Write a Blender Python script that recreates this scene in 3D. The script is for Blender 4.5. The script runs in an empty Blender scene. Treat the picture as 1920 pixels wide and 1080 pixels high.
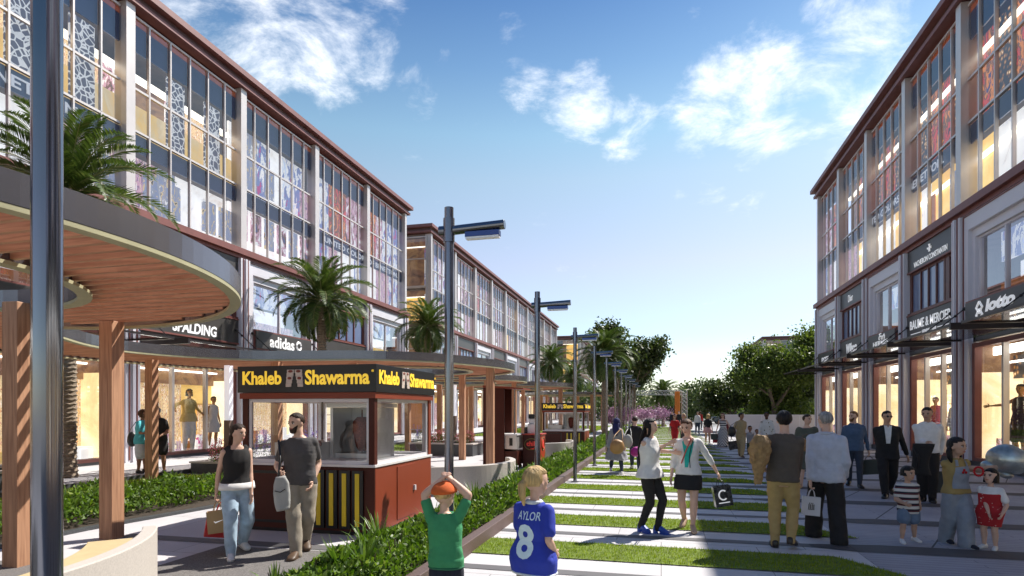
import bpy, math, random
import numpy as np
from mathutils import Vector, Matrix, noise
from mathutils.bvhtree import BVHTree
R = math.radians
scene = bpy.context.scene
COL = scene.collection

# ------------------------------------------------------------------ camera
CAM_H = 1.8
YAW = R(14.15)
cd = bpy.data.cameras.new('camera'); cam = bpy.data.objects.new('camera', cd); COL.objects.link(cam)
cam.location = (0, 0, CAM_H); cam.rotation_euler = (R(90), 0, YAW)
cd.sensor_width = 36; cd.lens = 1110/1920*36; cd.shift_y = 228/1920; cd.clip_end = 3000; cd.clip_start = 0.05
scene.camera = cam
CS, SN = math.cos(YAW), math.sin(YAW)

# ------------------------------------------------------------------ light
SUN = Vector((0.55, 0.63, 1.0)).normalized()
EL = math.asin(SUN.z); AZ = math.atan2(SUN.x, SUN.y)
w = bpy.data.worlds.new('World'); scene.world = w; w.use_nodes = True
nt = w.node_tree; nt.nodes.clear()
def wn(t, **k):
    n = nt.nodes.new(t)
    for a, b in k.items(): setattr(n, a, b)
    return n
SKY = 0.105
out = wn('ShaderNodeOutputWorld'); bg = wn('ShaderNodeBackground'); bg.inputs['Strength'].default_value = SKY
sky = wn('ShaderNodeTexSky', sky_type='NISHITA'); sky.sun_disc = False
sky.sun_elevation = EL; sky.sun_rotation = AZ; sky.air_density = 1.0; sky.dust_density = 0.4; sky.ozone_density = 1.2
nt.links.new(bg.outputs[0], out.inputs[0])
tc = wn('ShaderNodeTexCoord'); sep = wn('ShaderNodeSeparateXYZ'); nt.links.new(tc.outputs['Generated'], sep.inputs[0])
def wmath(op, a, b=None, clamp=False):
    n = wn('ShaderNodeMath', operation=op); n.use_clamp = clamp
    for i, x in enumerate((a, b)):
        if x is None: continue
        if isinstance(x, (int, float)): n.inputs[i].default_value = x
        else: nt.links.new(x, n.inputs[i])
    return n.outputs[0]
# clouds: fractal noise on the sky direction, gathered in a few banks of the real sky
zz = wmath('ADD', wmath('MAXIMUM', sep.outputs['Z'], 0.0), 0.22)
comb = wn('ShaderNodeCombineXYZ')
nt.links.new(wmath('DIVIDE', sep.outputs['X'], zz), comb.inputs[0]); nt.links.new(wmath('DIVIDE', sep.outputs['Y'], zz), comb.inputs[1])
nz = wn('ShaderNodeTexNoise'); nz.inputs['Scale'].default_value = 4.6; nz.inputs['Detail'].default_value = 9; nz.inputs['Roughness'].default_value = 0.66
nz.inputs['Distortion'].default_value = 0.35; nt.links.new(comb.outputs[0], nz.inputs['Vector'])
def raydir(px, py):
    u, v = (px-960)/1110, (768-py)/1110
    return Vector((u*CS-SN, u*SN+CS, v)).normalized()
acc = None
for px, py, rad, amp in ((430, 60, 9, 1.0), (600, 85, 6.5, 1.0), (690, 95, 4, .8), (790, 165, 3.0, .75), (830, 125, 2.2, .6), (990, 165, 4, .55), (1095, 195, 4.5, .95),
                         (1185, 205, 3.5, .8), (1330, 180, 6, .9), (1450, 195, 6.5, 1.0), (1590, 160, 6.5, 1.0), (1610, 8, 5, .9), (1550, 275, 4.5, .8), (1430, 82, 3, .65),
                         (1040, 240, 3, .6), (700, 5, 4, .7), (960, 45, 2.5, .6), (1300, 60, 2.5, .55), (1410, 330, 5, .5), (1170, 262, 3, .5)):
    d = raydir(px, py)
    vm = wn('ShaderNodeVectorMath', operation='DOT_PRODUCT'); nt.links.new(tc.outputs['Generated'], vm.inputs[0]); vm.inputs[1].default_value = d
    mr = wn('ShaderNodeMapRange', interpolation_type='SMOOTHSTEP'); mr.inputs['From Min'].default_value = math.cos(R(rad)); mr.inputs['From Max'].default_value = 1.0
    mr.inputs['To Max'].default_value = amp; nt.links.new(vm.outputs['Value'], mr.inputs['Value'])
    acc = mr.outputs[0] if acc is None else wmath('MAXIMUM', acc, mr.outputs[0])
dens = wmath('ADD', nz.outputs['Fac'], wmath('MULTIPLY', acc, 0.275))
cm = wn('ShaderNodeMapRange', interpolation_type='SMOOTHSTEP'); cm.inputs['From Min'].default_value = 0.615; cm.inputs['From Max'].default_value = 0.97
nt.links.new(dens, cm.inputs['Value'])
cmix = wn('ShaderNodeMix', data_type='RGBA'); nt.links.new(cm.outputs[0], cmix.inputs['Factor'])
zr = wn('ShaderNodeValToRGB'); nt.links.new(sep.outputs['Z'], zr.inputs[0]); ce = zr.color_ramp.elements
for i_, (p_, c_) in enumerate(((0.0, (.74, .72, .72)), (.12, (.74, .72, .72)), (.235, (.95, .76, .70)), (.36, (.93, .86, .71)), (.42, (.80, .87, .74)), (.50, (.53, .66, .68)), (.58, (.33, .48, .60)), (1.0, (.25, .40, .54)))):
    if i_ < 2: e_ = ce[i_]; e_.position = p_
    else: e_ = ce.new(p_)
    e_.color = c_+(1,)
sm_ = wn('ShaderNodeVectorMath', operation='MULTIPLY'); nt.links.new(sky.outputs[0], sm_.inputs[0])
s2_ = wn('ShaderNodeVectorMath', operation='SCALE'); s2_.inputs['Scale'].default_value = 1.42; nt.links.new(zr.outputs[0], s2_.inputs[0]); nt.links.new(s2_.outputs[0], sm_.inputs[1])
nt.links.new(sm_.outputs[0], cmix.inputs[6]); cmix.inputs[7].default_value = (0.93/SKY, 0.95/SKY, 0.98/SKY, 1)
nt.links.new(cmix.outputs[2], bg.inputs['Color'])
sl = bpy.data.lights.new('sun', 'SUN'); sl.energy = 4.9; sl.angle = R(0.5); sl.color = (1, .945, .86)
sun = bpy.data.objects.new('sun', sl); COL.objects.link(sun); sun.location = (30, 40, 60)
sun.rotation_euler = SUN.to_track_quat('Z', 'Y').to_euler()
scene.view_settings.view_transform = 'Standard'; scene.view_settings.look = 'None'; scene.view_settings.exposure = 0.62; scene.view_settings.gamma = 1
scene.cycles.max_bounces = 6; scene.cycles.transparent_max_bounces = 16; scene.cycles.diffuse_bounces = 4; scene.cycles.glossy_bounces = 3
scene.cycles.use_denoising = True
scene.cycles.sample_clamp_indirect = 6
scene.cycles.caustics_reflective = False; scene.cycles.caustics_refractive = False

# ------------------------------------------------------------------ helpers
def ray(px, py, d):
    u, v = (px-960)/1110, (768-py)/1110
    return Vector((d*(u*CS-SN), d*(u*SN+CS), CAM_H+v*d))
def gnd(px, py, z=0.0):
    return ray(px, py, (CAM_H-z)*1110/(py-768))
def tag(o, label=None, cat=None, group=None, kind=None):
    if label: o['label'] = label
    if cat: o['category'] = cat
    if group: o['group'] = group
    if kind: o['kind'] = kind
    return o
def thing(name, label, cat, loc=(0, 0, 0), rz=0, group=None):
    o = bpy.data.objects.new(name, None); COL.objects.link(o)
    o.empty_display_size = .2
    o.location = loc; o.rotation_euler = (0, 0, rz)
    return tag(o, label, cat, group)
def dup(o, parent=None, **k):
    c = o.copy(); COL.objects.link(c)
    if parent is not None: c.parent = parent
    for a, b in k.items(): setattr(c, a, b)
    for ch in list(o.children): dup(ch, c)
    return c
def link(name, me, mats, parent=None, smooth=False):
    o = bpy.data.objects.new(name, me); COL.objects.link(o)
    if not isinstance(mats, (list, tuple)): mats = [mats]
    if len(me.materials) == 0:
        for m in mats: me.materials.append(m)
    if smooth: me.shade_smooth()
    if parent is not None: o.parent = parent
    return o
class MB:
    """collects shapes; build() links them as one mesh object"""
    def __init__(s, off=(0, 0, 0)):
        s.v = []; s.f = []; s.m = []; s.off = off
    def add(s, vs, fs, m=0):
        n = len(s.v); ox, oy, oz = s.off
        s.v += [(p[0]-ox, p[1]-oy, p[2]-oz) for p in vs]
        s.f += [tuple(i+n for i in f) for f in fs]; s.m += [m]*len(fs)
        return s
    def box(s, x0, x1, y0, y1, z0, z1, m=0):
        if x0 > x1: x0, x1 = x1, x0
        if y0 > y1: y0, y1 = y1, y0
        return s.add([(x0, y0, z0), (x1, y0, z0), (x1, y1, z0), (x0, y1, z0), (x0, y0, z1), (x1, y0, z1), (x1, y1, z1), (x0, y1, z1)],
              [(3, 2, 1, 0), (4, 5, 6, 7), (0, 1, 5, 4), (1, 2, 6, 5), (2, 3, 7, 6), (3, 0, 4, 7)], m)
    def prism(s, poly, z0, z1, m=0, caps=True):
        n = len(poly)
        vs = [(x, y, z0) for x, y in poly]+[(x, y, z1) for x, y in poly]
        fs = [(i, (i+1) % n, n+(i+1) % n, n+i) for i in range(n)]
        if caps: fs += [tuple(range(n))[::-1], tuple(range(n, 2*n))]
        return s.add(vs, fs, m)
    def ring(s, outer, inner, z0, z1, m=0):
        """wall between two loops of equal length"""
        n = len(outer); vs = []
        for L, z in ((outer, z0), (outer, z1), (inner, z1), (inner, z0)): vs += [(x, y, z) for x, y in L]
        fs = []
        for k in range(4):
            a, b = k*n, ((k+1) % 4)*n
            fs += [(a+i, a+(i+1) % n, b+(i+1) % n, b+i) for i in range(n)]
        return s.add(vs, fs, m)
    def strip(s, A, B, z0, z1, m=0):
        """open curved wall between polylines A and B"""
        n = len(A); vs = []
        for L, z in ((A, z0), (A, z1), (B, z1), (B, z0)): vs += [(x, y, z) for x, y in L]
        fs = []
        for k in range(4):
            a, b = k*n, ((k+1) % 4)*n
            fs += [(a+i, a+i+1, b+i+1, b+i) for i in range(n-1)]
        fs += [(0, n, 2*n, 3*n), (n-1, 4*n-1, 3*n-1, 2*n-1)]
        return s.add(vs, fs, m)
    def tube(s, pts, rad, n=8, m=0, caps=True):
        pts = [Vector(p) for p in pts]
        if not hasattr(rad, '__len__'): rad = [rad]*len(pts)
        vs = []; prev = None
        for i, p in enumerate(pts):
            t = (pts[min(i+1, len(pts)-1)]-pts[max(i-1, 0)])
            t = t.normalized() if t.length > 1e-9 else Vector((0, 0, 1))
            if prev is None:
                a = Vector((1, 0, 0)) if abs(t.x) < .8 else Vector((0, 1, 0))
                u = (a-t*a.dot(t)).normalized()
            else:
                u = (prev-t*prev.dot(t)).normalized()
            prev = u; v = t.cross(u)
            for k in range(n):
                an = 2*math.pi*k/n
                vs.append(p+(u*math.cos(an)+v*math.sin(an))*rad[i])
        fs = []
        for i in range(len(pts)-1):
            for k in range(n):
                fs.append((i*n+k, i*n+(k+1) % n, (i+1)*n+(k+1) % n, (i+1)*n+k))
        if caps: fs += [tuple(range(n))[::-1], tuple(range((len(pts)-1)*n, len(pts)*n))]
        return s.add(vs, fs, m)
    def ball(s, c, r, nu=12, nv=8, m=0, M3=None):
        c = Vector(c)
        if not hasattr(r, '__len__'): r = (r, r, r)
        vs = []
        for j in range(1, nv):
            th = math.pi*j/nv
            for i in range(nu):
                ph = 2*math.pi*i/nu
                vs.append(Vector((r[0]*math.sin(th)*math.cos(ph), r[1]*math.sin(th)*math.sin(ph), r[2]*math.cos(th))))
        vs += [Vector((0, 0, r[2])), Vector((0, 0, -r[2]))]
        if M3 is not None: vs = [M3 @ q for q in vs]
        vs = [c+q for q in vs]
        fs = []
        for j in range(nv-2):
            for i in range(nu):
                fs.append((j*nu+i, (j+1)*nu+i, (j+1)*nu+(i+1) % nu, j*nu+(i+1) % nu))
        T, B = len(vs)-2, len(vs)-1
        for i in range(nu):
            fs.append((i, (i+1) % nu, T)); fs.append(((nv-2)*nu+(i+1) % nu, (nv-2)*nu+i, B))
        return s.add(vs, fs, m)
    def rings(s, rings, m=0, caps=True):
        n = len(rings[0]); vs = [p for r in rings for p in r]; fs = []
        for i in range(len(rings)-1):
            for k in range(n):
                fs.append((i*n+k, i*n+(k+1) % n, (i+1)*n+(k+1) % n, (i+1)*n+k))
        if caps: fs += [tuple(range(n))[::-1], tuple(range((len(rings)-1)*n, len(rings)*n))]
        return s.add(vs, fs, m)
    def mesh(s, name):
        me = bpy.data.meshes.new(name); me.from_pydata([tuple(p) for p in s.v], [], s.f)
        me.polygons.foreach_set('material_index', s.m); me.update()
        return me
    def build(s, name, mats, parent=None, smooth=False, bevel=0):
        o = link(name, s.mesh(name), mats, parent, smooth)
        if bevel:
            b = o.modifiers.new('edge', 'BEVEL'); b.width = bevel; b.segments = 2; b.limit_method = 'ANGLE'; b.angle_limit = R(50)
        return o
def np_mesh(name, V, F, mi=None):
    me = bpy.data.meshes.new(name); V = np.asarray(V, dtype=np.float32); F = np.asarray(F, dtype=np.int32)
    k = F.shape[1]
    me.vertices.add(len(V)); me.vertices.foreach_set('co', V.ravel())
    me.loops.add(F.size); me.loops.foreach_set('vertex_index', F.ravel())
    me.polygons.add(len(F)); me.polygons.foreach_set('loop_start', np.arange(len(F), dtype=np.int32)*k)
    if mi is not None: me.polygons.foreach_set('material_index', np.asarray(mi, dtype=np.int32))
    me.update(calc_edges=True); return me
TMP = bpy.data.scenes.new('scratch')
def evaluate(o):
    TMP.collection.objects.link(o); TMP.view_layers[0].update()
    dg = TMP.view_layers[0].depsgraph
    me = bpy.data.meshes.new_from_object(o.evaluated_get(dg))
    d = o.data
    bpy.data.objects.remove(o)
    (bpy.data.meshes if isinstance(d, bpy.types.Mesh) else bpy.data.curves).remove(d)
    return me

# ------------------------------------------------------------------ materials
_MC = {}
def M(name, col, rough=.6, metal=0, var=.10, scale=5, bump=0, bscale=60, emit=0, spec=.5, stretch=None, coat=0):
    if name in _MC: return _MC[name]
    m = bpy.data.materials.new(name); m.use_nodes = True; _MC[name] = m
    t = m.node_tree; b = t.nodes['Principled BSDF']; L = t.links.new
    b.inputs['Roughness'].default_value = rough; b.inputs['Metallic'].default_value = metal
    b.inputs['Specular IOR Level'].default_value = spec
    if coat: b.inputs['Coat Weight'].default_value = coat; b.inputs['Coat Roughness'].default_value = .1
    tc = t.nodes.new('ShaderNodeTexCoord'); mp = t.nodes.new('ShaderNodeMapping'); L(tc.outputs['Object'], mp.inputs[0])
    if stretch: mp.inputs['Scale'].default_value = stretch
    n = t.nodes.new('ShaderNodeTexNoise'); n.inputs['Scale'].default_value = scale; n.inputs['Detail'].default_value = 5; L(mp.outputs[0], n.inputs['Vector'])
    r = t.nodes.new('ShaderNodeValToRGB'); L(n.outputs['Fac'], r.inputs[0])
    r.color_ramp.elements[0].position = .3; r.color_ramp.elements[1].position = .7
    r.color_ramp.elements[0].color = tuple(c*(1-var) for c in col)+(1,); r.color_ramp.elements[1].color = tuple(min(1, c*(1+var)) for c in col)+(1,)
    L(r.outputs[0], b.inputs['Base Color'])
    if emit:
        L(r.outputs[0], b.inputs['Emission Color']); b.inputs['Emission Strength'].default_value = emit
    if bump:
        n2 = t.nodes.new('ShaderNodeTexNoise'); n2.inputs['Scale'].default_value = bscale; n2.inputs['Detail'].default_value = 6; L(mp.outputs[0], n2.inputs['Vector'])
        bp = t.nodes.new('ShaderNodeBump'); bp.inputs['Strength'].default_value = bump; bp.inputs['Distance'].default_value = .02; L(n2.outputs['Fac'], bp.inputs['Height']); L(bp.outputs[0], b.inputs['Normal'])
    return m
def nodes_of(m):
    t = m.node_tree; return t, t.nodes['Principled BSDF'], t.links.new
def glass_mat(name, tint, refl=1.0, base=.04, rough=.0):
    m = bpy.data.materials.new(name); m.use_nodes = True; t = m.node_tree; t.nodes.clear(); L = t.links.new
    o = t.nodes.new('ShaderNodeOutputMaterial'); mx = t.nodes.new('ShaderNodeMixShader'); tr = t.nodes.new('ShaderNodeBsdfTransparent'); gl = t.nodes.new('ShaderNodeBsdfGlossy')
    tr.inputs[0].default_value = tint+(1,); gl.inputs['Roughness'].default_value = rough; gl.inputs[0].default_value = (.95, .97, 1, 1)
    fr = t.nodes.new('ShaderNodeLayerWeight'); fr.inputs['Blend'].default_value = .25
    mt = t.nodes.new('ShaderNodeMath'); mt.operation = 'MULTIPLY_ADD'; L(fr.outputs['Fresnel'], mt.inputs[0]); mt.inputs[1].default_value = refl; mt.inputs[2].default_value = base; mt.use_clamp = True
    L(mt.outputs[0], mx.inputs[0]); L(tr.outputs[0], mx.inputs[1]); L(gl.outputs[0], mx.inputs[2]); L(mx.outputs[0], o.inputs[0])
    return m
def wood_mat(name, a, b, axis='Z', scale=1.0):
    m = M(name, a, .62, var=.1)
    t, p, L = nodes_of(m)
    tc = t.nodes.new('ShaderNodeTexCoord'); mp = t.nodes.new('ShaderNodeMapping'); L(tc.outputs['Object'], mp.inputs[0])
    s = [22*scale]*3; s['XYZ'.index(axis)] = 1.1*scale; mp.inputs['Scale'].default_value = s
    n = t.nodes.new('ShaderNodeTexNoise'); n.inputs['Scale'].default_value = 1.6; n.inputs['Detail'].default_value = 7; n.inputs['Distortion'].default_value = .6; L(mp.outputs[0], n.inputs['Vector'])
    r = t.nodes.new('ShaderNodeValToRGB'); L(n.outputs['Fac'], r.inputs[0]); r.color_ramp.elements[0].position = .32; r.color_ramp.elements[1].position = .66
    r.color_ramp.elements[0].color = b+(1,); r.color_ramp.elements[1].color = a+(1,)
    L(r.outputs[0], p.inputs['Base Color'])
    bp = t.nodes.new('ShaderNodeBump'); bp.inputs['Strength'].default_value = .25; bp.inputs['Distance'].default_value = .004; L(n.outputs['Fac'], bp.inputs['Height']); L(bp.outputs[0], p.inputs['Normal'])
    return m
def leaf_mat(name, a, b, c=None, scale=2.5, trans=.35):
    """leaf: varied greens, some light passing through"""
    m = bpy.data.materials.new(name); m.use_nodes = True; t = m.node_tree; p = t.nodes['Principled BSDF']; L = t.links.new
    p.inputs['Roughness'].default_value = .45; p.inputs['Specular IOR Level'].default_value = .35
    g = t.nodes.new('ShaderNodeNewGeometry'); r = t.nodes.new('ShaderNodeValToRGB'); L(g.outputs['Random Per Island'], r.inputs[0])
    r.color_ramp.elements[0].color = a+(1,); r.color_ramp.elements[1].color = b+(1,)
    if c: e = r.color_ramp.elements.new(.93); e.color = b+(1,); r.color_ramp.elements[2].color = c+(1,)
    L(r.outputs[0], p.inputs['Base Color'])
    tl = t.nodes.new('ShaderNodeBsdfTranslucent'); mx = t.nodes.new('ShaderNodeMixShader'); mx.inputs[0].default_value = trans
    hs = t.nodes.new('ShaderNodeHueSaturation'); hs.inputs['Value'].default_value = 1.5; hs.inputs['Saturation'].default_value = 1.15; L(r.outputs[0], hs.inputs['Color']); L(hs.outputs[0], tl.inputs[0])
    L(p.outputs[0], mx.inputs[1]); L(tl.outputs[0], mx.inputs[2]); L(mx.outputs[0], t.nodes['Material Output'].inputs[0])
    return m
FONTC = {}
def text(parent, s, center, xdir, ydir, width, height, mat, ext=.008, bold=0.0, shear=0.0, name='lettering', spacing=1.0, drape=None):
    """lettering scaled to width x height about center, reading along xdir"""
    cu = bpy.data.curves.new('t', 'FONT'); cu.body = s; cu.size = 1; cu.offset = bold; cu.shear = shear; cu.space_character = spacing
    cu.resolution_u = 3
    o = bpy.data.objects.new('t', cu); me = evaluate(o); me.name = name
    n = len(me.vertices); V = np.empty(n*3, dtype=np.float32); me.vertices.foreach_get('co', V); V = V.reshape(-1, 3)
    lo, hi = V.min(0), V.max(0); q = (V-(lo+hi)/2)/np.maximum(hi-lo, 1e-6)
    faces = [tuple(p.vertices) for p in me.polygons]; bpy.data.meshes.remove(me)
    xd, yd = Vector(xdir).normalized(), Vector(ydir).normalized(); nd = xd.cross(yd)
    mb = MB()
    c = Vector(center)
    if drape:
        import bmesh
        bm = bmesh.new(); vv = [bm.verts.new((float(a)*width, float(b)*height, 0)) for a, b, _ in q]
        for f in faces:
            try: bm.faces.new([vv[i] for i in f])
            except ValueError: pass
        bmesh.ops.triangulate(bm, faces=bm.faces[:])
        for _ in range(5):
            lg = [e for e in bm.edges if e.calc_length() > .016]
            if lg: bmesh.ops.subdivide_edges(bm, edges=lg, cuts=1); bmesh.ops.triangulate(bm, faces=bm.faces[:])
        bm.verts.index_update(); q = np.array([(v.co.x/width, v.co.y/height, 0) for v in bm.verts]); faces = [tuple(v.index for v in f.verts) for f in bm.faces]; bm.free()
    fr = [c+xd*float(a)*width+yd*float(b)*height+nd*ext for a, b, _ in q]
    if drape:
        fr = [drape(p) for p in fr]
        mb.add(fr, faces)
    else:
        bk = [p-nd*ext for p in fr]
        cnt = {}
        for f in faces:
            for i in range(len(f)):
                e = (f[i], f[(i+1) % len(f)]); cnt[e] = 1
        sides = [(b, a, n+a, n+b) for (a, b) in cnt if (b, a) not in cnt]
        mb.add(fr+bk, faces+sides)
    return mb.build(name, mat, parent)
def circ(cx, cy, r, n=64, a0=0, a1=360):
    full = abs(a1-a0-360) < 1e-6
    k = n if full else n+1
    return [(cx+r*math.cos(R(a0+(a1-a0)*i/n)), cy+r*math.sin(R(a0+(a1-a0)*i/n))) for i in range(k)]
# ------------------------------------------------------------------ ground, paving, lawns
def paving_mat(name, col, tile=(1.2, 2.07), var=.06):
    m = M(name, col, .75, var=var, scale=1.3, bump=.06, bscale=120)
    t, p, L = nodes_of(m)
    old = p.inputs['Base Color'].links[0].from_socket
    tc = t.nodes.new('ShaderNodeTexCoord')
    n = t.nodes.new('ShaderNodeTexNoise'); n.inputs['Scale'].default_value = 90; n.inputs['Detail'].default_value = 3; L(tc.outputs['Object'], n.inputs['Vector'])
    mp = t.nodes.new('ShaderNodeMapRange'); mp.inputs['To Min'].default_value = .88; mp.inputs['To Max'].default_value = 1.1; L(n.outputs['Fac'], mp.inputs[0])
    mx = t.nodes.new('ShaderNodeMix'); mx.data_type = 'RGBA'; mx.blend_type = 'MULTIPLY'; mx.inputs[0].default_value = 1; L(old, mx.inputs[6]); L(mp.outputs[0], mx.inputs[7])
    br = t.nodes.new('ShaderNodeTexBrick'); L(tc.outputs['Object'], br.inputs['Vector']); br.inputs['Scale'].default_value = 1
    br.inputs['Brick Width'].default_value = tile[0]; br.inputs['Row Height'].default_value = tile[1]; br.inputs['Mortar Size'].default_value = .006; br.offset = .5
    br.inputs['Color1'].default_value = (1, 1, 1, 1); br.inputs['Color2'].default_value = (.93, .93, .94, 1); br.inputs['Mortar'].default_value = (.45, .44, .44, 1)
    m2 = t.nodes.new('ShaderNodeMix'); m2.data_type = 'RGBA'; m2.blend_type = 'MULTIPLY'; m2.inputs[0].default_value = 1; L(mx.outputs[2], m2.inputs[6]); L(br.outputs['Color'], m2.inputs[7])
    L(m2.outputs[2], p.inputs['Base Color'])
    return m
m_conc = paving_mat('pale_paving', (.54, .525, .535))
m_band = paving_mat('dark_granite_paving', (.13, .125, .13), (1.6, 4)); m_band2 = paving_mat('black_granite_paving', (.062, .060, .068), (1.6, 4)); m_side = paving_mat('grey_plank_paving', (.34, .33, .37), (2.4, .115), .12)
m_asph = M('speckled_asphalt', (.155, .145, .14), .85, var=.45, scale=70, bump=.35, bscale=160)
m_gnd = M('grey_ground', (.33, .32, .31), .85, var=.15, scale=.3)
m_soil = M('planting_soil', (.05, .036, .025), .95, var=.3, scale=12, bump=.4)
m_kerb = M('brown_stone_kerb', (.115, .075, .068), .6, var=.2, scale=40, bump=.1)
m_gran = M('dark_speckled_granite', (.06, .064, .07), .45, var=.6, scale=110, bump=.05)
m_turf = M('turf_base', (.13, .18, .022), .9, var=.35, scale=9, bump=.4)
def sheet(name, poly, z, mat, kind='structure'):
    mb = MB(); mb.add([(x, y, z) for x, y in poly], [tuple(range(len(poly)))]); o = mb.build(name, mat); return tag(o, kind=kind)
def rect(x0, x1, y0, y1): return [(x0, y0), (x1, y0), (x1, y1), (x0, y1)]
sheet('ground', rect(-900, 900, -300, 1500), 0, m_gnd)
sheet('plaza_paving', rect(-12.9, 9.6, -12, 66), .004, m_conc)
sheet('road', rect(-80, 120, 74, 84), .004, m_asph)
# paving bands between the lawn strips
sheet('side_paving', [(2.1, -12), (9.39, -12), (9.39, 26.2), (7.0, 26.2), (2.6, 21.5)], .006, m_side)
P0 = 7.06; PER = 2.07; GX0, GX1 = -2.3, 2.35
bands = MB(); bandw = MB()
for k in range(-5, 28):
    y = P0+PER*k+.88+.5
    xe = 1.9+.55*math.sin(k*1.7)
    bands.add([(GX0, y, .010), (xe, y, .010), (xe, y+.19, .010), (GX0, y+.19, .010)], [(0, 1, 2, 3)])
    bandw.add([(xe, y, .010), (xe+.5, y-.14, .010), (9.2, y-.14, .010), (9.2, y+.33, .010), (xe+.9, y+.33, .010), (xe, y+.19, .010)], [(0, 1, 2, 3, 4, 5)])
    # joint lines crossing the wide slabs at a slant
    for x in (3.4, 5.9, 8.2):
        bandw.add([(x, y+.35, .008), (x+.025, y+.35, .008), (x+.825, y+1.9, .008), (x+.80, y+1.9, .008)], [(0, 1, 2, 3)])
tag(bandw.build('wide_dark_paving_bands', m_band2), kind='structure'); tag(bands.build('dark_paving_bands', m_band), kind='structure')
turf = MB(); strips = []
for k in range(-5, 27):
    y0 = P0+PER*k; y1 = y0+.88
    if y1 < 2: continue
    sl = .62
    turf.add([(GX0, y0, .016), (GX1+sl*.5, y0, .016), (GX1-sl*.5, y1, .016), (GX0, y1, .016)], [(0, 1, 2, 3)])
    strips.append((y0, y1))
tag(turf.build('lawn_strips', m_turf), kind='structure')
sheet('side_lawn', rect(-12.88, -9.2, 2, 13.6), .03, m_turf)
sheet('middle_lawn', rect(-12.88, -9.5, 18.5, 30), .03, m_turf)
sheet('far_lawn', rect(-12.88, -5.2, 38, 66), .03, m_turf)
sheet('end_lawn', rect(-5, 0.6, 64.2, 70), .03, m_turf)
# asphalt walk in front of the kiosk and inside the first pergola
sheet('asphalt_walk', [(-5.6, 6.62), (-3.6, 6.72), (-3.6, -6), (-9, -6), (-9, 1.0), (-5.6, 1.0)], .010, m_asph)
sheet('asphalt_strip', [(-7.4, 6.95), (-3.6, 6.98), (-3.6, 6.74), (-7.4, 6.70)], .010, m_band)
sheet('asphalt_round', circ(-7.2, 3.3, 2.05, 48), .014, m_asph)
# pavement along the long facade
sw = MB(); sw.box(-17.2, -13.0, -5, 110, .0, .12); tag(sw.build('pavement', m_conc), kind='structure')
sw = MB(); sw.box(-13.0, -12.9, -5, 110, .0, .124); tag(sw.build('pavement_kerb', m_gran), kind='structure')
sheet('planting_bed', [(-12.8, 2.2), (-8.42, 2.2), (-8.40, 7.0), (-8.02, 9.3), (-7.84, 10.9), (-10.4, 10.9), (-10.4, 5.2), (-12.8, 5.2)], .036, m_soil)
rng = np.random.default_rng(7)
def blades(regions, name, mats, seed=1):
    """regions: (x0,x1,y0,y1,count,height,width,z)"""
    rg = np.random.default_rng(seed); VV = []
    for x0, x1, y0, y1, n, h, wd, z, sl in regions:
        n = int(n)
        y = rg.uniform(y0, y1, n); x = rg.uniform(x0, x1, n)
        if sl: x = x0+(x-x0)*((x1+sl*(.5-(y-y0)/(y1-y0))-x0)/(x1-x0))
        a = rg.uniform(0, 2*math.pi, n); hh = h*rg.uniform(.5, 1.25, n); ww = wd*rg.uniform(.7, 1.3, n)
        tl = rg.uniform(0, .7, n)*hh; ta = rg.uniform(0, 2*math.pi, n)
        zb = np.full(n, z)
        V = np.stack([np.stack([x-np.cos(a)*ww, y-np.sin(a)*ww, zb], 1), np.stack([x+np.cos(a)*ww, y+np.sin(a)*ww, zb], 1),
                      np.stack([x+np.cos(ta)*tl, y+np.sin(ta)*tl, zb+hh], 1)], 1).reshape(-1, 3)
        VV.append(V)
    V = np.concatenate(VV); F = np.arange(len(V)).reshape(-1, 3)
    o = link(name, np_mesh(name, V, F), mats); return o
m_blade = leaf_mat('grass_blade', (.13, .20, .014), (.26, .34, .03), (.36, .38, .09), trans=.4)
reg = []
for y0, y1 in strips:
    ym = max(3.0, (y0+y1)/2); den = 2600*min(1, (6.5/ym)**1.15)
    h = .032 if ym < 14 else .036; wd = .0035*max(1, ym/7)
    reg.append((GX0+.01, GX1, y0, y1, den*.88*4.65, h, wd, .016, .62))
tag(blades(reg, 'grass', m_blade, 3), kind='stuff')
reg = [(-12.85, -9.25, 2, 13.5, 15000, .05, .010, .03, 0), (-12.85, -9.55, 18.5, 30, 7000, .06, .016, .03, 0), (-12.85, -5.3, 38, 65, 9000, .07, .03, .03, 0), (-5, .5, 64.3, 70, 2500, .1, .05, .03, 0)]
tag(blades(reg, 'lawn_grass', m_blade, 4), kind='stuff')
# ------------------------------------------------------------------ building materials
m_lilac = M('pale_lilac_metal', (.70, .685, .74), .45, var=.04, scale=.8)
m_silver = M('silver_mullion', (.64, .585, .55), .35, metal=.35, var=.05, scale=2)
m_redbr = M('red_brown_cladding', (.21, .072, .06), .5, var=.12, scale=3, bump=.05)
m_eave = M('roof_edge_cladding', (.21, .085, .078), .5, var=.15, scale=2)
m_soffit = M('soffit', (.13, .075, .075), .6, var=.15, scale=8)
m_sign = M('charcoal_sign', (.062, .057, .054), .42, var=.08, scale=2)
m_white = M('white_letter', (.85, .85, .86), .4, var=.01, emit=.25)
m_navy = M('navy_spandrel', (.060, .072, .165), .12, var=.12, scale=.8, spec=.6)
m_orange = M('orange_blind', (.42, .085, .02), .6, var=.2, scale=4, emit=.18)
m_brick = M('brown_timber_frame', (.13, .042, .032), .45, var=.2, scale=6)
m_core = M('inner_wall', (.30, .26, .22), .8, var=.1)
m_ceil = M('inner_ceiling', (.30, .24, .20), .8, var=.2, scale=2)
m_lightbar = M('ceiling_light_strip', (1, .95, .82), .5, var=.02, emit=3.2)
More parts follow.
